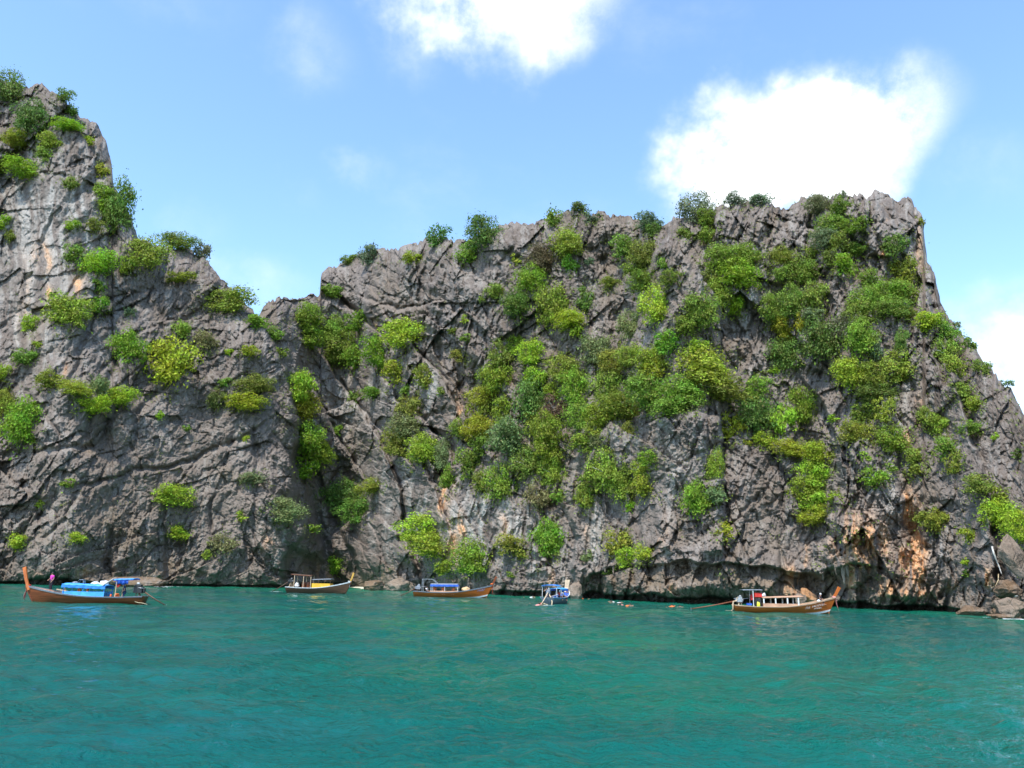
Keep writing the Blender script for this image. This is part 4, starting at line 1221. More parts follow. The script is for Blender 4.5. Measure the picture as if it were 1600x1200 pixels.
def hull_mesh(c, inset=0.0, s0=0.0, s1=1.0, n=34, m=9):
    mb = MB(); V = []
    for i in range(n + 1):
        for sd in (-1, 1):
            rng = range(m + 1) if sd == 1 else range(m, 0, -1)
            for j in rng:
                p = hull_point(i / n, s0 + (s1 - s0) * j / m, c, inset)
                V.append((p.x, p.y * sd, p.z))
    k = 2 * m + 1
    F = [(i * k + j, i * k + j + 1, (i + 1) * k + j + 1, (i + 1) * k + j) for i in range(n) for j in range(k - 1)]
    if inset == 0: F.append(tuple(range(k))[::-1]); 
    return mb.add(V, F)
def strip(c, s0, s1, out, u0, u1, sd, n=30):
    """a rubbing strake or painted band laid just proud of the hull side"""
    V = []
    for i in range(n + 1):
        u = u0 + (u1 - u0) * i / n
        for s, o in ((s0, 0.0), (s0, out), (s1, out), (s1, 0.0)):
            p = hull_point(u, s, c); V.append((p.x, sd * (p.y + o), p.z))
    F = [(i * 4 + j, i * 4 + (j + 1) % 4, (i + 1) * 4 + (j + 1) % 4, (i + 1) * 4 + j) for i in range(n) for j in range(4)]
    F += [(0, 1, 2, 3), (n * 4 + 3, n * 4 + 2, n * 4 + 1, n * 4)]
    return V, F

def boat(label, loc, heading, c, scale=1.0, tilt=(0, 0)):
    b = thing('longtail_boat', label, 'boat', loc, heading, 'long-tail boats moored under the cliff', scale, tilt)
    h = hull_mesh(c).build('hull', c['hull'], b, True)
    hull_mesh(c, 0.05, 0.12, 0.99).build('lining', c.get('inside', 'pinkwood'), b, True)
    g = MB()
    for sd in (-1, 1): g.add(*strip(c, 0.93, 1.012, 0.035, 0.0, 0.995, sd))
    g.build('gunwale', c['rail'], b)
    if c.get('boot'):
        g = MB()
        for sd in (-1, 1): g.add(*strip(c, 0.14, 0.27, 0.012, 0.72, 1.0, sd, 16))
        g.build('painted_band', 'white', b)
    # cap plank along both rims
    for sd in (-1, 1):
        g = MB(); V = []
        n = 30
        for i in range(n + 1):
            p = hull_point(i / n, 1.0, c)
            for dy, dz in ((0.045, 0.012), (0.045, 0.045), (-0.07, 0.045), (-0.07, 0.012)):
                V.append((p.x, sd * max(p.y + dy, 0.0), p.z + dz))
        F = [(i * 4 + j, i * 4 + (j + 1) % 4, (i + 1) * 4 + (j + 1) % 4, (i + 1) * 4 + j) for i in range(n) for j in range(4)]
        g.add(V, F + [(0, 1, 2, 3), (n * 4 + 3, n * 4 + 2, n * 4 + 1, n * 4)])
        g.build('rim_plank', c['cap'], b)
    # floor boards, foredeck, thwarts
    def cross(u, s, w, th, name, mat):
        p = hull_point(u, s, c, 0.06)
        MB().box((p.x, 0, p.z), (w, 2 * p.y, th)).build(name, mat, b)
    for k in range(9):
        cross(0.06 + k * 0.085, 0.42, 0.62, 0.03, 'floor_board', c.get('floor', 'pinkwood'))
    for k in range(4):
        p0 = hull_point(0.80 + k * 0.042, 0.90, c, 0.05); p1 = hull_point(0.80 + (k + 1) * 0.042 - 0.004, 0.90, c, 0.05)
        MB().add([(p0.x, -p0.y, p0.z), (p0.x, p0.y, p0.z), (p1.x, p1.y, p1.z), (p1.x, -p1.y, p1.z), (p0.x, -p0.y, p0.z - .04), (p0.x, p0.y, p0.z - .04), (p1.x, p1.y, p1.z - .04), (p1.x, -p1.y, p1.z - .04)],
                 [(0, 1, 2, 3), (7, 6, 5, 4), (0, 4, 5, 1), (1, 5, 6, 2), (2, 6, 7, 3), (3, 7, 4, 0)]).build('deck_plank', c.get('floor', 'pinkwood'), b)
    for u in c.get('thwarts', (0.70, 0.76)):
        cross(u, 0.92, 0.16, 0.05, 'thwart', c['cap'])
    # stem post
    t0 = hull_point(0.985, 0.86, c); tip = Vector((c['tip'][0], 0, c['tip'][1]))
    w0, w1 = 0.22, 0.31
    d = (tip - t0).normalized(); n_ = Vector((d.z, 0, -d.x))
    mid = t0.lerp(tip, 0.45) + n_ * 0.05
    V = []
    for p, w_, th in ((t0 - d * 0.15, w0, .09), (mid, (w0 + w1) / 2 * .95, .085), (tip, w1, .10)):
        for a, e in ((-1, -1), (1, -1), (1, 1), (-1, 1)): V.append(p + n_ * a * w_ / 2 + Vector((0, e * th * c.get('postw', 1.0), 0)))
    F = [(0, 1, 5, 4), (1, 2, 6, 5), (2, 3, 7, 6), (3, 0, 4, 7), (4, 5, 9, 8), (5, 6, 10, 9), (6, 7, 11, 10), (7, 4, 8, 11), (3, 2, 1, 0), (8, 9, 10, 11)]
    MB().add(V, F).build('stem_post', c['post'], b, bevel=0.012)
    st = MB(); pts = [hull_point(1.0, s, c) for s in (0.0, .3, .6, .9, 1.0)]
    st.tube([p + Vector((0.02, 0, 0)) for p in pts], [.05, .055, .06, .06, .05], 6); st.build('stem', c['post'] if c.get('stemlight') else c['hull'], b)
    # roofs
    for r in c['roofs']:
        x0, x1, hw, z0, z1, th, mat = r['x0'], r['x1'], r['hw'], r['z'], r.get('z1', r['z']), r.get('th', .05), r['mat']
        V, F = [], []
        n, m_ = 12, 6
        rs_ = random.Random(int(x0 * 100) + 3)
        for i in range(n + 1):
            for j in range(m_ + 1):
                v_ = j / m_ * 2 - 1
                z = z0 + (z1 - z0) * i / n + r.get('arch', .10) * (1 - v_ * v_) + rs_.uniform(-1, 1) * r.get('sag', 0.012)
                V.append((x0 + (x1 - x0) * i / n, v_ * hw, z))
        kk = m_ + 1
        top = [(i * kk + j, (i + 1) * kk + j, (i + 1) * kk + j + 1, i * kk + j + 1) for i in range(n) for j in range(m_)]
        o = len(V); V += [(x, y, z - th) for x, y, z in V]
        bot = [tuple(q + o for q in f)[::-1] for f in top]
        edge = [i * kk for i in range(n + 1)]; edge2 = [i * kk + m_ for i in range(n + 1)]
        sidef = [(a, a + o, b2 + o, b2) for a, b2 in zip(edge[1:], edge[:-1])] + [(a, a + o, b2 + o, b2) for a, b2 in zip(edge2[:-1], edge2[1:])]
        e3 = list(range(kk)); e4 = [n * kk + q for q in range(kk)]
        sidef += [(a, a + o, b2 + o, b2) for a, b2 in zip(e3[:-1], e3[1:])] + [(a, a + o, b2 + o, b2) for a, b2 in zip(e4[1:], e4[:-1])]
        ro = MB().add(V, top + bot + sidef).build('roof', mat, b, True)
        if r.get('valance'):
            va = MB()
            for sd in (-1, 1):
                n2 = 16; VV = []
                for i in range(n2 + 1):
                    x = x0 + (x1 - x0) * i / n2; zz = z0 + (z1 - z0) * i / n2
                    w_ = 0.02 * math.sin(i * 2.1)
                    for dy, dz in ((0.0, -th + .01), (0.02, -th + .01), (0.03 + w_, -th - r['valance'] - w_), (0.01 + w_, -th - r['valance'] - w_)):
                        VV.append((x, sd * (hw + dy), zz + dz))
                va.add(VV, [(i * 4 + j, i * 4 + (j + 1) % 4, (i + 1) * 4 + (j + 1) % 4, (i + 1) * 4 + j) for i in range(n2) for j in range(4)])
            va.build('valance', r.get('vmat', 'deepblue'), ro)
        for px_ in r['posts']:
            for sd in r.get('sides', (-1, 1)):
                u = (px_ - XS) / (XB - XS); g0 = hull_point(u, 1.0, c)
                zt = z0 + (z1 - z0) * (px_ - x0) / (x1 - x0) - th + 0.01
                MB().bar((px_, sd * min(g0.y, hw) * .96, g0.z - .05), (px_, sd * hw * .92, zt), r.get('pw', .05), r.get('pw', .05)).build('post', r.get('pmat', 'white'), b)
        if r.get('frame'):
            f = MB()
            for sd in (-1, 1): f.bar((x0, sd * hw, z0 - th - .03), (x1, sd * hw, z1 - th - .03), .06)
            for px_ in (x0 + .02, (x0 + x1) / 2, x1 - .02): f.bar((px_, -hw, z0 - th - .03), (px_, hw, z0 - th - .03), .05)
            f.build('roof_frame', r['frame'], ro)
    for (x0, x1, z0, z1, mat) in c.get('panels', ()):
        for sd in (-1, 1):
            g = MB(); VV = []; n2 = 14
            for i in range(n2 + 1):
                x = x0 + (x1 - x0) * i / n2; u = (x - XS) / (XB - XS); q = hull_point(u, 1.0, c); w_ = .012 * math.sin(i * 1.7)
                for dy, z in ((-.05, z0), (-.09, z0), (-.10 + w_, z1), (-.06 + w_, z1)):
                    VV.append((x, sd * (q.y + dy), max(z, q.z + .03) if z == z0 else max(z, q.z + .15)))
            g.add(VV, [(i * 4 + j, i * 4 + (j + 1) % 4, (i + 1) * 4 + (j + 1) % 4, (i + 1) * 4 + j) for i in range(n2) for j in range(4)] + [(0, 1, 2, 3), (n2 * 4 + 3, n2 * 4 + 2, n2 * 4 + 1, n2 * 4)])
            g.build('side_panel', mat, b)
    # engine on its pivot, with the long tail
    ex, ez = c['engine']
    e = MB()
    q = c.get('esize', 1.0)
    e.box((ex, 0, ez), (.55 * q, .42 * q, .40 * q)).box((ex + .05, 0, ez + .27 * q), (.42 * q, .36 * q, .2)).box((ex - .36 * q, 0, ez - .02), (.16, .3, .28 * q))
    eng = e.build('engine', c.get('emat', 'black'), b, bevel=.03)
    MB().lathe([(.02, 0), (.13, .01), (.14, .10), (.11, .14), (.02, .15)], (ex + .1, 0, ez + .36 * q)).build('air_filter', c.get('fmat', 'steel'), eng, True)
    MB().lathe([(.05, 0), (.17, .02), (.17, .07), (.05, .09)], (ex + .28 * q, 0, ez), 'x').build('flywheel', 'steel', eng, True)
    MB().tube([(ex + .1, .2, ez + .1), (ex - .1, .32, ez + .2), (ex - .5, .34, ez + .16)], .035).build('exhaust', 'steel', eng, True)
    MB().tube([(ex + .2, .1, ez + .1), (ex + .7, .12, ez + .2), (ex + 1.2, .1, ez + .22)], .022).build('tiller', 'steel', eng, True)
    fr = MB()
    gz = hull_point(0.03, 1, c).z
    fr.bar((ex - .2, -.25, gz - .1), (ex, 0, ez - .1), .06).bar((ex - .2, .25, gz - .1), (ex, 0, ez - .1), .06).bar((ex + .35, 0, gz - .3), (ex + .1, 0, ez - .1), .06).box((ex - .1, 0, gz), (.12, 1.0, .08))
    fr.build('engine_mount', c.get('mmat', 'darkwood'), b)
    tx_, tz_ = c['tail']
    a = Vector((ex - .35, 0, ez - .06)); z_ = Vector((tx_, c.get('taily', 0), tz_))
    MB().tube([a, a.lerp(z_, .5) - Vector((0, 0, .05)), z_], [.07, .06, .05]).build('tail_shaft', c.get('tmat', 'darkwood'), b, True)
    pr = MB().lathe([(.03, 0), (.05, .05), (.03, .1)], tuple(z_), 'x', 8)
    for k in range(3):
        an = k * 2.094
        pr.box((z_.x + .05, z_.y + .1 * math.cos(an), z_.z + .1 * math.sin(an)), (.03, .12 if abs(math.cos(an)) > .6 else .08, .12 if abs(math.cos(an)) < .9 else .07), (an, 0, .4))
    pr.build('propeller', 'steel', b)
    # a few worn marks of lettering near the bow, too faint in the photograph to read
    if c.get('marks'):
        for sd in (-1, 1):
            mk = MB(); rsm = random.Random(9)
            for (u0, s0, s1, n_, gap) in c['marks']:
                for k in range(n_):
                    u = u0 + k * gap
                    a0 = hull_point(u, s0, c); a1 = hull_point(u + gap * rsm.uniform(.1, .4), s1, c)
                    a2 = hull_point(u + gap * .66, s0 + (s1 - s0) * rsm.choice((0, .5, 1)), c)
                    for q, w_ in ((a0, a1), (a1, a2)):
                        o_ = Vector((0, .012 * sd, 0)); q = Vector((q.x, q.y * sd, q.z)) + o_; w2 = Vector((w_.x, w_.y * sd, w_.z)) + o_
                        mk.bar(q, w2, .02, .012)
            mk.build('lettering', c.get('markmat', 'white'), b)
    return b

def local(b, p):
    return b.matrix_basis @ Vector(p)

# ---------------------------------------------------------------- people
def skin_obj(name, V, E, Rd, mat, parent, sub=1):
    me = bpy.data.meshes.new(name); me.from_pydata([tuple(v) for v in V], E, []); me.update()
    o = link(name, me, parent)
    sk = o.modifiers.new('skin', 'SKIN'); sk.use_smooth_shade = True
    for i, r in enumerate(Rd):
        me.skin_vertices[0].data[i].radius = (r, r) if not isinstance(r, tuple) else r
        me.skin_vertices[0].data[i].use_root = (i == 0)
    ss = o.modifiers.new('sub', 'SUBSURF'); ss.levels = sub; ss.render_levels = sub
    me.materials.append(M[mat])
    return o

def person(label, loc, rz, pose, top, bottom, hair='hair', hat=None, group=None, size=1.0, vest=None, cat='person'):
    """pose: joint positions, metres, facing +x, origin at the feet (standing) or under the seat (sitting)"""
    p = thing('person', label, cat, loc, rz, group, size)
    J = {}
    if pose == 'stand':
        J = dict(pel=(0, 0, .92), wai=(0, 0, 1.08), che=(.01, 0, 1.28), neck=(.01, 0, 1.44), head=(.03, 0, 1.56), crown=(.02, 0, 1.66),
                 hipL=(0, .09, .88), kneL=(.03, .10, .48), ankL=(0, .10, .09), toeL=(.15, .11, .03), hipR=(0, -.09, .88), kneR=(.05, -.10, .49), ankR=(-.03, -.11, .09), toeR=(.12, -.12, .03),
                 shoL=(0, .18, 1.38), elbL=(-.03, .25, 1.12), wriL=(.12, .23, .92), shoR=(0, -.18, 1.38), elbR=(.02, -.25, 1.13), wriR=(.20, -.17, 1.02))
    elif pose == 'bend':
        J = dict(pel=(-.05, 0, .90), wai=(.02, 0, 1.04), che=(.14, 0, 1.22), neck=(.24, 0, 1.36), head=(.31, 0, 1.46), crown=(.34, 0, 1.55),
                 hipL=(-.05, .09, .86), kneL=(.05, .11, .47), ankL=(-.02, .12, .09), toeL=(.13, .13, .03), hipR=(-.05, -.09, .86), kneR=(.12, -.10, .49), ankR=(.08, -.11, .09), toeR=(.22, -.12, .03),
                 shoL=(.20, .17, 1.31), elbL=(.34, .22, 1.08), wriL=(.52, .15, .98), shoR=(.20, -.17, 1.31), elbR=(.30, -.23, 1.07), wriR=(.45, -.12, .93))
    elif pose == 'sit':
        J = dict(pel=(0, 0, .10), wai=(-.01, 0, .26), che=(.01, 0, .46), neck=(.03, 0, .62), head=(.06, 0, .74), crown=(.05, 0, .84),
                 hipL=(.04, .09, .09), kneL=(.42, .15, .14), ankL=(.44, .13, -.27), toeL=(.58, .13, -.32), hipR=(.04, -.09, .09), kneR=(.42, -.13, .15), ankR=(.40, -.13, -.26), toeR=(.54, -.14, -.32),
                 shoL=(0, .18, .56), elbL=(.05, .25, .31), wriL=(.28, .18, .22), shoR=(0, -.18, .56), elbR=(.06, -.25, .31), wriR=(.30, -.14, .22))
    elif pose == 'swim':
        J = dict(pel=(-.42, 0, -.12), wai=(-.28, 0, -.09), che=(-.10, 0, -.02), neck=(.04, 0, .03), head=(.14, 0, .10), crown=(.17, 0, .19),
                 hipL=(-.46, .08, -.14), kneL=(-.84, .13, -.16), ankL=(-1.16, .14, -.02), toeL=(-1.30, .14, .02), hipR=(-.46, -.08, -.14), kneR=(-.86, -.12, -.20), ankR=(-1.22, -.13, -.22), toeR=(-1.36, -.13, -.20),
                 shoL=(-.04, .18, 0), elbL=(.20, .30, -.03), wriL=(.44, .24, .00), shoR=(-.04, -.18, 0), elbR=(.06, -.36, .10), wriR=(.32, -.34, .06))
    J = {k: Vector(v) for k, v in J.items()}
    names = ['pel', 'wai', 'che', 'neck', 'head', 'crown', 'hipL', 'kneL', 'ankL', 'toeL', 'hipR', 'kneR', 'ankR', 'toeR', 'shoL', 'elbL', 'wriL', 'shoR', 'elbR', 'wriR']
    rad = dict(pel=.125, wai=.11, che=.13, neck=.05, head=.088, crown=.07, hipL=.085, kneL=.055, ankL=.038, toeL=.03, hipR=.085, kneR=.055, ankR=.038, toeR=.03,
               shoL=.055, elbL=.038, wriL=.025, shoR=.055, elbR=.038, wriR=.025)
    V = [J[k] for k in names]; Rd = [rad[k] for k in names]
    ix = {k: i for i, k in enumerate(names)}
    E = [(ix[a], ix[b_]) for a, b_ in (('pel', 'wai'), ('wai', 'che'), ('che', 'neck'), ('neck', 'head'), ('head', 'crown'), ('pel', 'hipL'), ('hipL', 'kneL'), ('kneL', 'ankL'), ('ankL', 'toeL'),
                                      ('pel', 'hipR'), ('hipR', 'kneR'), ('kneR', 'ankR'), ('ankR', 'toeR'), ('che', 'shoL'), ('shoL', 'elbL'), ('elbL', 'wriL'), ('che', 'shoR'), ('shoR', 'elbR'), ('elbR', 'wriR'))]
    for sd in 'LR':
        w = J['wri' + sd]; d = (w - J['elb' + sd]).normalized(); s_v = d.cross(Vector((0, 0, 1)))
        s_v = s_v.normalized() if s_v.length > .1 else Vector((0, 1, 0))
        palm = len(V); V.append(w + d * .07); Rd.append(.03); E.append((ix['wri' + sd], palm))
        for k, (off, ln) in enumerate(((-.03, .075), (-.01, .09), (.012, .085), (.032, .065))):
            V.append(V[palm] + d * .035 + s_v * off); Rd.append(.009); E.append((palm, len(V) - 1))
            V.append(V[palm] + d * (.035 + ln * .6) + s_v * off * 1.1 + Vector((0, 0, -.02))); Rd.append(.008); E.append((len(V) - 2, len(V) - 1))
        V.append(w + d * .06 - s_v * .045 - Vector((0, 0, .015))); Rd.append(.010); E.append((palm, len(V) - 1))
    skin_obj('body', V, E, Rd, 'skin', p)
    def wear(name, keys, edges, grow, mat, rr=None):
        VV = [J[k] for k in keys]; i2 = {k: i for i, k in enumerate(keys)}
        skin_obj(name, VV, [(i2[a], i2[b_]) for a, b_ in edges], [(rad[k] + grow) * (rr or {}).get(k, 1) for k in keys], mat, p)
    if top:
        J['slL'] = J['shoL'].lerp(J['elbL'], .6); J['slR'] = J['shoR'].lerp(J['elbR'], .6); rad['slL'] = rad['slR'] = .045
        J['col'] = J['che'].lerp(J['neck'], .55); rad['col'] = .075
        wear('shirt', ['pel', 'wai', 'che', 'col', 'shoL', 'slL', 'shoR', 'slR'], [('pel', 'wai'), ('wai', 'che'), ('che', 'col'), ('che', 'shoL'), ('shoL', 'slL'), ('che', 'shoR'), ('shoR', 'slR')], .018, top)
    if bottom:
        J['thL'] = J['hipL'].lerp(J['kneL'], .85); J['thR'] = J['hipR'].lerp(J['kneR'], .85); rad['thL'] = rad['thR'] = .07
        J['caL'] = J['kneL'].lerp(J['ankL'], .8); J['caR'] = J['kneR'].lerp(J['ankR'], .8); rad['caL'] = rad['caR'] = .05
        if pose in ('swim',):
            wear('shorts', ['pel', 'hipL', 'thL', 'hipR', 'thR'], [('pel', 'hipL'), ('hipL', 'thL'), ('pel', 'hipR'), ('hipR', 'thR')], .02, bottom)
        else:
            wear('trousers', ['pel', 'hipL', 'thL', 'caL', 'hipR', 'thR', 'caR'], [('pel', 'hipL'), ('hipL', 'thL'), ('thL', 'caL'), ('pel', 'hipR'), ('hipR', 'thR'), ('thR', 'caR')], .02, bottom)
    if vest:
        wear('life_vest', ['wai', 'che'], [('wai', 'che')], .06, vest)
    hd = J['head']; up = (J['crown'] - J['neck']).normalized()
    cap = MB().lathe([(.02, -.07), (.098, -.05), (.112, .0), (.103, .05), (.07, .095), (.02, .112)], (0, 0, 0), 'z', 12).build('hair' if not hat else 'hat', hair if not hat else hat, p, True)
    cap.location = hd + up * .055 - Vector((.025, 0, 0))
    if hat:
        MB().box((.10, 0, -.01), (.12, .14, .015)).build('peak', hat, cap)
    f = MB()
    for sd in (-1, 1): f.lathe([(.003, -.008), (.011, 0), (.003, .008)], (hd.x + .088, sd * .033, hd.z + .012), 'x', 6)
    f.build('eyes', 'black', p)
    f = MB().add([(hd.x + .085, -.014, hd.z - .02), (hd.x + .085, .014, hd.z - .02), (hd.x + .085, 0, hd.z + .02), (hd.x + .115, 0, hd.z - .018)], [(0, 1, 3), (1, 2, 3), (2, 0, 3), (0, 2, 1)]).build('nose', 'skin', p)
    return p

def sash(label, b, at, ln, mat, mat2=None, sway=0.05):
    """ribbon knotted round the stem post and hanging down"""
    o = thing('bow_sash', label, 'ribbon', local(b, at), b.rotation_euler[2], 'ribbons tied to the stem posts', b.scale[0])
    MB().lathe([(.10, -.07), (.19, -.04), (.20, .03), (.10, .07)], (0, 0, 0), 'z', 10).build('knot', mat2 or mat, o, True)
    rs_ = random.Random(int(ln * 77))
    for k in range(3):
        y = (k - 1) * .07; g = MB(); V = []
        n = 10; L = ln * (1 - .12 * k)
        for i in range(n + 1):
            t_ = i / n
            x = .10 + sway * t_ + .03 * math.sin(t_ * 7 + k); z = -.05 - L * t_; w = .055 + .02 * math.sin(t_ * 5 + k)
            V += [(x, y - w, z), (x + .012, y + w, z)]
        F = [(2 * i, 2 * i + 1, 2 * i + 3, 2 * i + 2) for i in range(n)]
        g.add(V, F); q = g.build('ribbon', mat if k != 1 else (mat2 or mat), o, True)
        so = q.modifiers.new('thick', 'SOLIDIFY'); so.thickness = .012
    return o

def vest_thing(label, loc, rz=0, mat='orange', s=1.0):
    o = thing('life_jacket', label, 'life jacket', loc, rz, 'life jackets lying in the boats', s)
    for sd in (-1, 1):
        MB().box((0, sd * .13, .22), (.13, .22, .44), (0, .1, 0)).build('panel', mat, o, bevel=.035)
    MB().box((.02, 0, .46), (.14, .30, .12)).build('collar', mat, o, bevel=.035)
    MB().box((0.02, 0, .18), (.15, .5, .035)).build('strap', 'white', o)
    return o

def box_thing(name, label, cat, loc, dims, mat, rz=0, lid=None, s=1.0):
    o = thing(name, label, cat, loc, rz, None, s)
    MB().box((0, 0, dims[2] * .45), (dims[0], dims[1], dims[2] * .9)).build('body', mat, o, bevel=.02)
    MB().box((0, 0, dims[2] * .95), (dims[0] * 1.04, dims[1] * 1.04, dims[2] * .14)).build('lid', lid or mat, o, bevel=.02)
    return o

def sack(name, label, cat, loc, rad_, mat, seed=1, flat=.7, group=None):
    bm = bmesh.new(); bmesh.ops.create_icosphere(bm, subdivisions=3, radius=1)
    from mathutils import noise as mn
    for v in bm.verts:
        n_ = mn.noise(v.co * 1.7 + Vector((seed, 0, 0))) * .35
        v.co = v.co * (1 + n_); v.co.x *= rad_[0]; v.co.y *= rad_[1]; v.co.z = max(v.co.z, -.55) * rad_[2]
        v.co.z += .5 * rad_[2]
    me = bpy.data.meshes.new(name); bm.to_mesh(me); bm.free()
    me.polygons.foreach_set('use_smooth', [True] * len(me.polygons)); me.materials.append(M[mat])
    o = link(name, me); o.location = loc
    return tag(o, label, cat, group)

# ================================================================== THE FIVE BOATS
PI = math.pi
c1 = dict(free=.58, bow=1.42, beam=.98, rake=.75, hull='varnish_red', rail='grey', cap='grey', post='orangewood', tip=(5.62, 3.0), floor='pinkwood', inside='pinkwood',
          roofs=[dict(x0=-2.0, x1=1.75, hw=.92, z=1.52, z1=1.62, mat='skyblue', posts=(-1.9, -.1, 1.6), valance=.22, vmat='blue', sag=.03, pmat='blue'),
                 dict(x0=-4.25, x1=-2.55, hw=.8, z=2.18, z1=2.10, mat='skyblue', posts=(-2.85,), pmat='palewood', sag=.02, arch=.05, frame='deepblue')],
          panels=[(-1.95, 1.7, .60, 1.02, 'skyblue')], engine=(-4.55, 1.22), esize=1.35, tail=(-7.15, -.12), fmat='white', thwarts=(.66, .72, .78))
b1 = boat('varnished brown longtail boat with blue tarps, leftmost of the boats', on_water(132, 942.5), PI + R(3), c1)
def deck_z(c, x, s=.42): return hull_point((x - XS) / (XB - XS), s, c).z
L1 = lambda *p: local(b1, p)
person('person in a magenta shirt standing on the bow of the leftmost boat', L1(3.1, 0, deck_z(c1, 3.1, .9) + .02), PI + R(60), 'stand', 'pink', 'darkcloth', size=.98)
person('person in navy clothes standing under the rear roof of the leftmost boat', L1(-3.35, .1, deck_z(c1, -3.35) + .02), PI * 1.1, 'stand', 'navy', 'navy')
sash('pale red ribbons hanging from the post of the leftmost boat', b1, (5.02, 0, 1.45), 1.25, 'palepink', 'red', .12)
vest_thing('orange life jacket lying by the side panel end of the leftmost boat', L1(-2.35, .45, deck_z(c1, -2.3) + .2), .4)
vest_thing('orange life jacket standing at the feet of the navy-clad person', L1(-2.85, .35, deck_z(c1, -2.9) + .28), -.5)
o = vest_thing('reddish life jacket visible under the low blue roof of the leftmost boat', L1(-1.1, .35, .82), .2, 'red')
o.rotation_euler = (0, 1.2, o.rotation_euler[2])
# things lying on its low roof
vest_thing('orange life jacket under the front of the low blue roof', L1(.4, .5, .78), .9)
vest_thing('orange life jacket between the reddish one and the front one under the low blue roof', L1(-.3, .45, .80), .3)
rz1 = PI + R(3)
sack('sack', 'white bundle lying on the blue roof of the leftmost boat', 'bundle', L1(-1.45, 0, 1.60), (.42, .4, .24), 'white', 3)
sack('sack', 'smaller white bundle at the rear edge of the low blue roof', 'bundle', L1(-.75, .1, 1.64), (.34, .3, .16), 'white', 5)
o = thing('folding_chair', 'grey metal folding chair lying on the front of the blue roof', 'chair', L1(.55, 0, 1.68), rz1)
g = MB()
for y in (-.22, .22): g.tube([(-.3, y, 0), (-.25, y, .32), (.05, y, .36), (.3, y, .02)], .018, 5)
g.build('frame', 'steel', o); MB().box((-.1, 0, .34), (.34, .42, .03)).build('seat', 'grey', o); MB().box((-.29, 0, .16), (.03, .42, .2)).build('backrest', 'grey', o)
sack('rope_coil', 'dark rope coil beside the folding chair on the blue roof', 'rope', L1(1.05, 0, 1.66), (.25, .25, .13), 'grey', 8)
o = thing('plank', 'white board leaning between the low and the high blue roof', 'board', L1(-2.15, .84, 1.84), rz1)
MB().bar((.42, 0, -.30), (-.42, 0, .30), .05, .34).build('board', 'white', o, bevel=.01)
o = thing('tarp', 'deep blue cloth hanging below the high roof of the leftmost boat', 'tarp', L1(-3.3, 0, 1.88), rz1)
g = MB(); V = []
for i in range(13):
    x = -.55 + i * .09; wv = .04 * math.sin(i * 1.6)
    V += [(x, .76 + wv, .20), (x, .76 + wv * 1.5, -.18 + .05 * math.sin(i)), (x, .74 + wv * 1.5, -.18 + .05 * math.sin(i)), (x, .74 + wv, .20)]
g.add(V, [(i * 4 + j, i * 4 + (j + 1) % 4, i * 4 + 4 + (j + 1) % 4, i * 4 + 4 + j) for i in range(12) for j in range(4)]); g.build('cloth', 'deepblue', o, True)
o = thing('cushion', 'red square cushion hung on the pole under the high blue roof', 'cushion', L1(-2.95, .62, 1.62), rz1)
MB().box((0, 0, 0), (.34, .12, .36), (0, .6, 0)).build('pad', 'red', o, bevel=.04)
o = thing('anchor', 'bare wooden anchor lying on the foredeck thwarts of the leftmost boat', 'anchor', L1(1.95, .25, 1.05), rz1)
MB().bar((-.5, 0, -.05), (.5, 0, .10), .09).build('shank', 'palewood', o); MB().bar((-.35, -.1, -.1), (-.05, .2, .45), .08).build('arm', 'palewood', o)
o = thing('stern_rope', 'yellowish rope looped over the stern of the leftmost boat', 'rope', L1(-4.9, .55, .35), rz1)
MB().tube([(.4, 0, .1), (.3, .1, -.12), (0, .14, -.2), (-.3, .1, -.22), (-.6, .0, -.3), (-.75, -.1, -.38)], .03).build('rope', 'rope', o, True)

c2 = dict(free=.82, bow=1.9, beam=.98, rake=.85, hull='darkwood', rail='white', cap='white', post='yellowwood', tip=(5.6, 3.3), floor='pinkwood', inside='varnish',
          roofs=[dict(x0=-.9, x1=2.2, hw=.85, z=2.15, z1=2.3, mat='grey', posts=(-.8, .2, 1.2, 2.1), th=.10, arch=.04, pmat='darkwood'),
                 dict(x0=-4.4, x1=-1.0, hw=.85, z=2.95, z1=2.75, mat='darkwood', posts=(-3.8, -2.3, -1.1), th=.07, arch=.03, pmat='palewood', pw=.08, frame='redbrown')],
          panels=[(-.85, 2.15, .85, 1.55, 'yellow')], engine=(-4.6, 1.8), tail=(-7.6, .1), thwarts=(.72,), mmat='palewood')
b2 = boat('dark-hulled longtail boat with yellow side panels and yellow post', on_water(497, 927), R(-4), c2)
L2 = lambda *p: local(b2, p)
for k, (x, y) in enumerate(((-2.5, .2), (-1.75, .25))):
    o = thing('barrel', ('left' if k == 0 else 'right') + ' one of two rust-brown barrels in the yellow-sided boat', 'barrel', L2(x, y, deck_z(c2, x) + .02), R(-4), 'barrels in the yellow-sided boat', 1.0)
    MB().lathe([(.30, 0), (.33, .05), (.34, .5), (.33, 1.0), (.34, 1.02), (.33, 1.45), (.30, 1.5)], (0, 0, 0), 'z', 16).build('drum', 'redbrown', o, True)
    MB().lathe([(.345, -.02), (.352, 0), (.345, .02)], (0, 0, .5), 'z', 16).build('hoop', 'darkwood', o)
sack('sack', 'white sack at the stern of the yellow-sided boat', 'sack', L2(-3.45, -.35, .95), (.36, .34, .42), 'white', 12)
person('person in tan shirt crouched by the engine of the yellow-sided boat', L2(-4.25, .35, 1.05), 0, 'sit', 'tan', 'darkcloth')
sash('thin white ribbon hanging from the post of the yellow-sided boat', b2, (4.92, 0, 1.95), .9, 'white', 'white', .04)

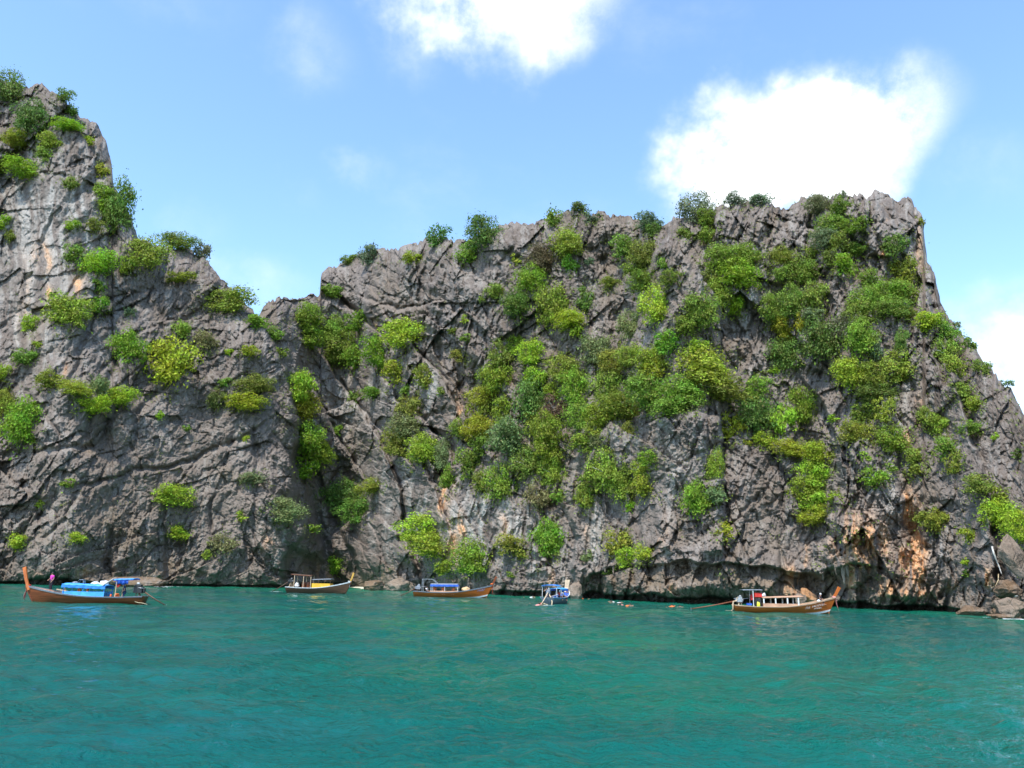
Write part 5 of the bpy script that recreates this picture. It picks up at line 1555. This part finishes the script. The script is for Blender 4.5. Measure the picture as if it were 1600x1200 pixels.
c3 = dict(free=.58, bow=1.62, beam=.98, rake=.85, hull='varnish', rail='grey', cap='grey', post='varnish_red', tip=(5.75, 2.75), floor='pinkwood', inside='varnish', boot=True,
          roofs=[dict(x0=-2.9, x1=.8, hw=.85, z=1.62, z1=1.66, mat='grey', posts=(-2.8, -1.0, .7), valance=.24, vmat='deepblue', th=.05, pmat='white', sag=.01)],
          panels=[(-2.9, .8, .55, .80, 'pinkwood')], engine=(-4.6, 1.1), tail=(-7.0, .0), thwarts=(.66,), emat='grey', marks=((.86, .70, .86, 4, .022),), markmat='skyblue')
b3 = boat('orange-brown longtail boat with dark blue valance and red sash at the bow', on_water(707, 933), R(-2), c3, 1.14)
L3 = lambda *p: local(b3, p)
g = MB()
for y in (-.7, .7):
    g.bar((-4.0, y, .5), (-4.0, y, 2.25), .05).bar((-4.0, y, 2.25), (-2.7, y, 2.25), .05).bar((-2.7, y, 2.25), (-2.0, y, 1.65), .05)
g.bar((-4.0, -.7, 2.25), (-4.0, .7, 2.25), .05).bar((-2.7, -.7, 2.25), (-2.7, .7, 2.25), .05)
g.build('rear_frame', 'steel', b3)
person('person in an orange vest seated under the left end of the dark blue valance', L3(-2.35, -.4, .60), R(-60), 'sit', 'orange', 'darkcloth', vest='orange', size=1.1)
person('person in an orange vest seated in the middle under the dark blue valance', L3(-1.2, -.42, .60), R(-80), 'sit', 'orange', 'darkcloth', vest='orange', size=1.1)
person('person in an orange vest seated under the right end of the dark blue valance', L3(.15, -.4, .58), R(-100), 'sit', 'orange', 'navy', vest='orange', size=1.05)
person('person in white seated behind the grey poles of the red-sashed boat', L3(-3.4, -.35, .60), R(-40), 'sit', 'white', 'darkcloth', size=.95)
sack('basket', 'tan rounded basket on the foredeck of the red-sashed boat', 'basket', L3(1.75, -.1, .72), (.62, .5, .46), 'tan', 22)
sash('bright red sash with an orange knot on the longtail boat bow', b3, (5.15, 0, 1.78), 1.25, 'red', 'orange', .05)

c4 = dict(free=.82, bow=1.55, beam=1.15, rake=.6, hull='grey', rail='skyblue', cap='white', post='palewood', tip=(5.0, 3.1), floor='deepblue', inside='deepblue', postw=3.4,
          roofs=[dict(x0=-4.3, x1=-2.2, hw=1.02, z=2.35, z1=2.4, mat='blue', posts=(-4.1, -2.3), th=.05, pmat='white', valance=.18, vmat='white', arch=.08),
                 dict(x0=-1.3, x1=1.9, hw=.85, z=1.9, z1=1.95, mat='skyblue', posts=(-1.2, 1.8), th=.05, pmat='white', valance=.22, vmat='blue', arch=.12)],
          panels=[], engine=(-4.5, 1.55), tail=(-6.9, -.05), taily=.35, emat='grey', tmat='palewood', thwarts=(.3, .45, .62, .74), mmat='redbrown')
b4 = boat('small blue-lined longtail boat seen from its stern, with two blue roofs', on_water(872, 943.5), R(71), c4, .92)
L4 = lambda *p: local(b4, p)
person('person with bare arms working at the engine of the blue-lined boat', L4(-3.9, .25, .75), R(200), 'bend', 'darkcloth', 'navy', size=.95)
person('person in a red shirt seated on the right rim of the blue-lined boat', L4(-2.0, -.75, .85), R(-60), 'sit', 'red', 'darkcloth', size=.95, hat='white')
person('person in white seated further forward in the blue-lined boat', L4(-.2, -.75, .80), R(-20), 'sit', 'white', 'darkcloth', size=.95)
o = thing('hose', 'pale hose looping into the water behind the blue-lined boat', 'hose', L4(-4.9, 0, 0), R(71))
MB().tube([(.2, -.1, 1.15), (-.1, -.45, .75), (-.3, -.62, .35), (-.4, -.6, .02), (-.5, -.3, -.08), (-.5, .1, .06), (-.5, .35, .15)], .065).build('tube', 'rope', o, True)
o = thing('ladder', 'pale pole leaning down from the stern of the blue-lined boat', 'pole', L4(-5.0, .1, 0), R(71))
MB().bar((.2, .0, 1.1), (-.4, .65, -.1), .07).build('pole', 'white', o)
sash('magenta ribbons round the pale post of the blue-lined boat', b4, (4.55, 0, 1.65), .7, 'palepink', 'pink', .02)

c5 = dict(free=.56, bow=1.62, beam=1.0, rake=.82, hull='varnish', rail='pinkwood', cap='palewood', post='orangewood', tip=(5.75, 2.65), floor='pinkwood', inside='pinkwood', boot=True, stemlight=True,
          roofs=[dict(x0=-2.4, x1=1.75, hw=.9, z=1.50, z1=1.70, mat='pinkwood', posts=(-2.3, -1.1, .1, 1.2), th=.12, pmat='white', pw=.12, arch=.05),
                 dict(x0=-4.3, x1=-2.3, hw=.72, z=2.20, z1=2.24, mat='grey', posts=(-3.3,), pmat='white', th=.05, arch=.04, pw=.06, sides=(-1, 1))],
          panels=[(-2.4, 1.8, .6, .92, 'pinkwood')], engine=(-4.55, 1.15), tail=(-9.6, .18), tmat='redbrown', thwarts=(.74,), emat='steel', mmat='palewood',
          marks=((.735, .60, .80, 3, .016), (.80, .66, .80, 8, .0155), (.825, .50, .58, 5, .016)))
b5 = boat('orange varnished longtail boat with pale lettering, rightmost of the boats', on_water(1226, 957.5), R(-1.5), c5)
L5 = lambda *p: local(b5, p)
o = person('person in dark clothes and a white cap seated on the rightmost boat bow', L5(3.7, -.1, 1.18), R(-50), 'sit', 'darkcloth', 'darkcloth', hat='white', size=.95)
sack('bag', 'small white bag beside the person with the white cap', 'bag', L5(3.4, -.45, 1.12), (.17, .15, .18), 'white', 31)
sash('pale pink sash hanging from the orange post of the rightmost boat', b5, (5.12, 0, 1.66), 1.25, 'palepink', 'palepink', .22)
box_thing('crate', 'red crate with a white mark at the rear roof of the rightmost boat', 'crate', L5(-2.75, -.3, 1.50), (.75, .5, .42), 'red', R(4), 'red')
o = thing('engine_housing', 'tall black box under the red crate of the rightmost boat', 'box', L5(-2.75, -.25, deck_z(c5, -2.7)), R(-1.5))
MB().box((0, 0, .65), (.62, .6, 1.25)).build('box', 'black', o, bevel=.04)
sack('bag', 'cream bag between the red crate and the brown roof', 'bag', L5(-2.15, -.4, 1.60), (.2, .2, .22), 'white', 33)
o = sack('buoy', 'bright yellow float hanging on the side of the rightmost boat', 'buoy', L5(-2.85, -.88, .62), (.17, .14, .28), 'brightyellow', 35)
box_thing('crate', 'low blue box behind the white pole of the rightmost boat', 'box', L5(-3.7, -.45, .68), (.5, .35, .2), 'deepblue', R(2))
sack('crate', 'red bundle beside the white pole of the rightmost boat', 'bundle', L5(-3.25, -.1, 1.2), (.22, .2, .4), 'red', 39)
o = thing('rudder_bracket', 'curved pale wooden bracket over the stern of the rightmost boat', 'bracket', L5(-5.15, -.1, 0), R(-1.5))
MB().tube([(.55, 0, 1.45), (.35, -.05, 1.4), (.25, -.05, 1.1), (-.05, -.05, 1.02), (-.12, -.05, .7), (-.1, -.05, .25), (-.35, -.05, .05), (-.9, -.05, .08)], [.05, .05, .06, .08, .085, .085, .07, .05]).build('arm', 'palewood', o, True)

# ---------------------------------------------------------------- swimmers
for (x, y, a, lab, vs, up) in ((846, 943.5, 10, 'swimmer with an orange vest right behind the stern of the blue-lined boat', 'orange', 'red'),
                               (841, 946, 30, 'swimmer lying flat left of the blue-lined boat', None, 'palepink'),
                               (908, 935.5, 160, 'swimmer with orange vest right of the blue-lined boat', 'orange', 'orange'),
                               (831, 933.5, 20, 'swimmer farthest left, off the cliff foot behind the blue-lined boat', None, 'white'),
                               (957, 941, 200, 'leftmost of the swimmers under the undercut cliff', None, 'white'),
                               (967, 942.5, 40, 'second swimmer under the undercut cliff, in white', None, 'white'),
                               (971, 946, 190, 'third swimmer under the undercut cliff, nearer than its neighbours', None, 'palepink'),
                               (982, 947, 0, 'swimmer at the right end of the group under the undercut cliff', 'orange', 'orange'),
                               (1050, 948, 90, 'swimmer in orange off the left tip of the long tail', 'orange', 'orange'),
                               (1060, 949.5, 10, 'small swimmer in white close to the tip of the long tail', None, 'white')):
    person(lab, on_water(x, y) + Vector((0, 0, .02)), R(a), 'swim', up, 'navy', vest=vs, group='swimmers in the sea', size=1.12)

# ================================================================== ROCKS, BEACH AND FOAM AT THE WATER'S EDGE
M_ROCK2 = rock_material('shore_rock', False, (1.45, 1.35, 1.2))
M_ROCK3 = rock_material('brown_shore_rock', False, (1.05, .85, .62))
M_ROCKO = rock_material('orange_shore_rock', False, (2.3, 1.5, .85))
from mathutils import noise as mn
def boulder(label, px, py, w, h, mat, seed, depth=1.0, dz=0.0, rot_=0.0, flatten=0.0):
    """px, py: foot of the rock in the photograph; w, h in photograph pixels"""
    base = on_water(px, py)
    front = min(on_rock(px + a * w * .4, py - 3 - b__ * h * .8)[1] for a in (-1, 0, 1) for b__ in (0, .5, 1))
    yv = min(base.y, front) - w * base.y / FPX * .55 * depth
    base = Vector((base.x * yv / base.y, yv, 0)) if dz == 0.0 else Vector((base.x * (front - .3) / base.y, front - .3, 0))
    k = base.y / FPX
    bm = bmesh.new(); bmesh.ops.create_icosphere(bm, subdivisions=5, radius=1)
    sv = Vector((seed * 3.7, seed * 1.3, 0))
    rsd = random.Random(seed)
    planes = [(Vector((rsd.gauss(0, 1), rsd.gauss(0, 1), rsd.gauss(.3, 1))).normalized(), rsd.uniform(.55, .85)) for _ in range(13)]
    for v in bm.verts:
        p = v.co.copy()
        for n_, dd in planes:
            e = p.dot(n_) - dd
            if e > 0: p -= n_ * e * .9
        p *= 1 + .16 * mn.noise(v.co * 1.6 + sv) + .10 * mn.noise(v.co * 4 + sv) + .05 * mn.noise(v.co * 11 + sv)
        v.co = p
    zs = [v.co.z for v in bm.verts]; xs = [v.co.x for v in bm.verts]
    zr, zl = max(zs), min(zs); xr = max(xs) - min(xs)
    for v in bm.verts:
        v.co.z = (v.co.z - zl) / (zr - zl) * h * k * 1.25 - h * k * .25
        v.co.x *= w * k / xr; v.co.y *= w * k / xr * depth
    me = bpy.data.meshes.new('boulder'); bm.to_mesh(me); bm.free()
    me.polygons.foreach_set('use_smooth', [True] * len(me.polygons)); me.materials.append(mat)
    o = link('boulder', me); o.location = base + Vector((0, w * k * (.1 if dz == 0 else .35) * depth, dz)); o.rotation_euler = (0, R(rot_), 0)
    return tag(o, label, 'rock', 'rocks at the foot of the cliff')
boulder('long low tan rock slab on the water behind the leftmost boat', 215, 914.5, 100, 15, M_ROCK3, 3, .35)
boulder('low brown rock at the water left of the pale boulder', 586, 922, 34, 15, M_ROCK3, 5, .7)
boulder('pale pointed boulder at the water between two boats', 622, 923, 46, 20, M_ROCK2, 7, .6)
boulder('small pale boulder leaning on the pointed one', 642, 922, 15, 14, M_ROCK2, 8, .9)
boulder('orange-tan rounded rock behind the bow of the rightmost boat', 1263, 946, 26, 27, M_ROCKO, 12, .9)
boulder('lower pale rock left of the orange-tan one behind the rightmost boat', 1252, 946, 18, 19, M_ROCK2, 31, .9)
boulder('dark rock right of the orange-tan one behind the rightmost boat', 1274, 947, 18, 18, M_ROCK3, 33, .9)
boulder('low wet brown rock beside the cliff foot at the right', 1520, 961, 48, 15, M_ROCK3, 13, .5)
boulder('big pale boulder at the lower right edge of the cliff', 1592, 963, 52, 30, M_ROCK2, 15, .7, 0.1)
boulder('dark boulder wedged above the big pale boulder', 1582, 944, 34, 24, M_ROCK3, 17, .8, 2.2)
boulder('small rounded rock left of the big pale boulder', 1562, 957, 18, 14, M_ROCK3, 19, .8)
boulder('flat wet ledge in front of the big pale boulder', 1572, 966, 70, 8, M_ROCK3, 21, .4)
boulder('smooth grey slab leaning under the tree at the right edge', 1603, 926, 42, 56, M_ROCK2, 23, .5, 4.6, -22)
boulder('pale rock knob above the bow of the blue-lined boat', 900, 934, 22, 26, M_ROCK2, 27, .8)

# hanging pendants of dripstone
def pendant(px, py0, py1, w, mat):
    p0, Y = on_rock(px, py0); k = Y / FPX
    L = (py1 - py0) * k; w = w * k
    g = MB(); rs_ = random.Random(int(px))
    n = 9; pts = [(rs_.uniform(-.05, .05) * w * 2, 0, -L * i / n) for i in range(n + 1)]
    g.tube(pts, [w * .5 * (1 - .85 * (i / n) ** 1.4) * rs_.uniform(.8, 1.2) + .02 for i in range(n + 1)], 8)
    o = g.build('stalactite', mat, cliff, True); o.location = p0 + Vector((0, -.35, .2))
for a in ((1314, 872, 914, 9), (1322, 884, 903, 6), (1283, 884, 908, 3), (1304, 884, 900, 4), (945, 880, 896, 5), (958, 882, 900, 4), (1048, 884, 898, 4)):
    pendant(*a, M_ROCK2)

# white roots climbing down beside the leaning slab
rt = MB()
def pxp(x, y, off=.35):
    yv = min(on_rock(x + a, y + b__)[1] for a in (-8, 0, 8) for b__ in (-6, 0, 6)) - .3
    r__ = ray(np.array([float(x)]), np.array([float(y)]))[0] * yv
    return Vector((r__[0], r__[1], r__[2] + CAMZ))
rt.tube([pxp(*q) for q in ((1550, 854), (1553, 865), (1557, 876), (1562, 888), (1565, 896))], [.09, .10, .09, .07, .04], 6)
o1 = rt.build("root", M_BARKPALE, None, True)
tag(o1, 'white bare root hanging down the rock left of the leaning slab', 'root', 'bare roots on the right-hand rocks')
rt = MB().tube([pxp(*q, 1.2) for q in ((1565, 911), (1569, 920), (1576, 928), (1585, 932), (1590, 931))], [.09, .11, .10, .08, .05], 6)
tag(rt.build("root", M_BARKPALE, None, True), 'white curved root lying above the big pale boulder', 'root', 'bare roots on the right-hand rocks')
rt = MB().tube([pxp(*q, .4) for q in ((1560, 897), (1560, 906), (1556, 915), (1549, 918))], [.05, .05, .04, .03], 5)
tag(rt.build('root', 'rope', None, True), 'thin tan root curling left over the orange patch', 'root', 'bare roots on the right-hand rocks')

# strip of sand at the back of the cove
ms = worn('sand', (0.62, 0.58, 0.48), 0.9, 0.2, 3.0, 0.12)
V, F = [], []
for i in range(25):
    x = 540 + i * 2.2
    e = math.sin(i / 24 * math.pi)
    a = on_water(x, poly_y(BASE, x) + .2 + .4 * e); b_ = on_water(x, poly_y(BASE, x) - .8)
    V += [(a.x, a.y, -.06), (a.x, a.y + 2.5, .10 + .18 * e), (b_.x, b_.y + 7, .5)]
F = [(3 * i + j, 3 * i + j + 1, 3 * i + 4 + j, 3 * i + 3 + j) for i in range(24) for j in range(2)]
me = np_mesh('beach', np.array(V), np.array(F), True); me.materials.append(ms)
tag(link('beach', me), 'narrow strip of pale sand at the cliff foot', kind='structure')

# foam where the swell meets the rocks
mf, t, b_ = principled('foam', (0.8, 0.84, 0.84), 0.7, 0.3)
def foam(x, y, w, h, seed):
    rs_ = np.random.RandomState(seed); c = on_water(x, y); k = c.y / FPX
    n = 70; V, F = [], []
    for i in range(n):
        a = rs_.randn(2) * np.array([w * k * .28, h * k * 4.5]); r = rs_.uniform(.05, .22)
        o_ = len(V)
        for q in range(6):
            an = q * math.pi / 3; V.append((c.x + a[0] + r * 1.8 * math.cos(an), c.y + a[1] + r * math.sin(an), .05 + .03 * rs_.rand()))
        F.append((o_, o_ + 1, o_ + 2, o_ + 3)); F.append((o_, o_ + 3, o_ + 4, o_ + 5))
    return V, F
V, F = [], []
for i, a in enumerate(((1533, 960.5, 18, 1.2), (1556, 966, 26, .8), (1588, 968.5, 30, .8), (248, 917.5, 20, .5), (270, 917, 26, .4), (1152, 957, 14, .4), (858, 947, 10, .4), (432, 925, 14, .3))):
    v, f = foam(*a, 50 + i); o_ = len(V); V += v; F += [tuple(q + o_ for q in k) for k in f]
me = np_mesh('foam', np.array(V), np.array(F), True); me.materials.append(mf)
tag(link('foam', me), 'flecks of white foam by the rocks and boat sterns', 'foam', kind='stuff')
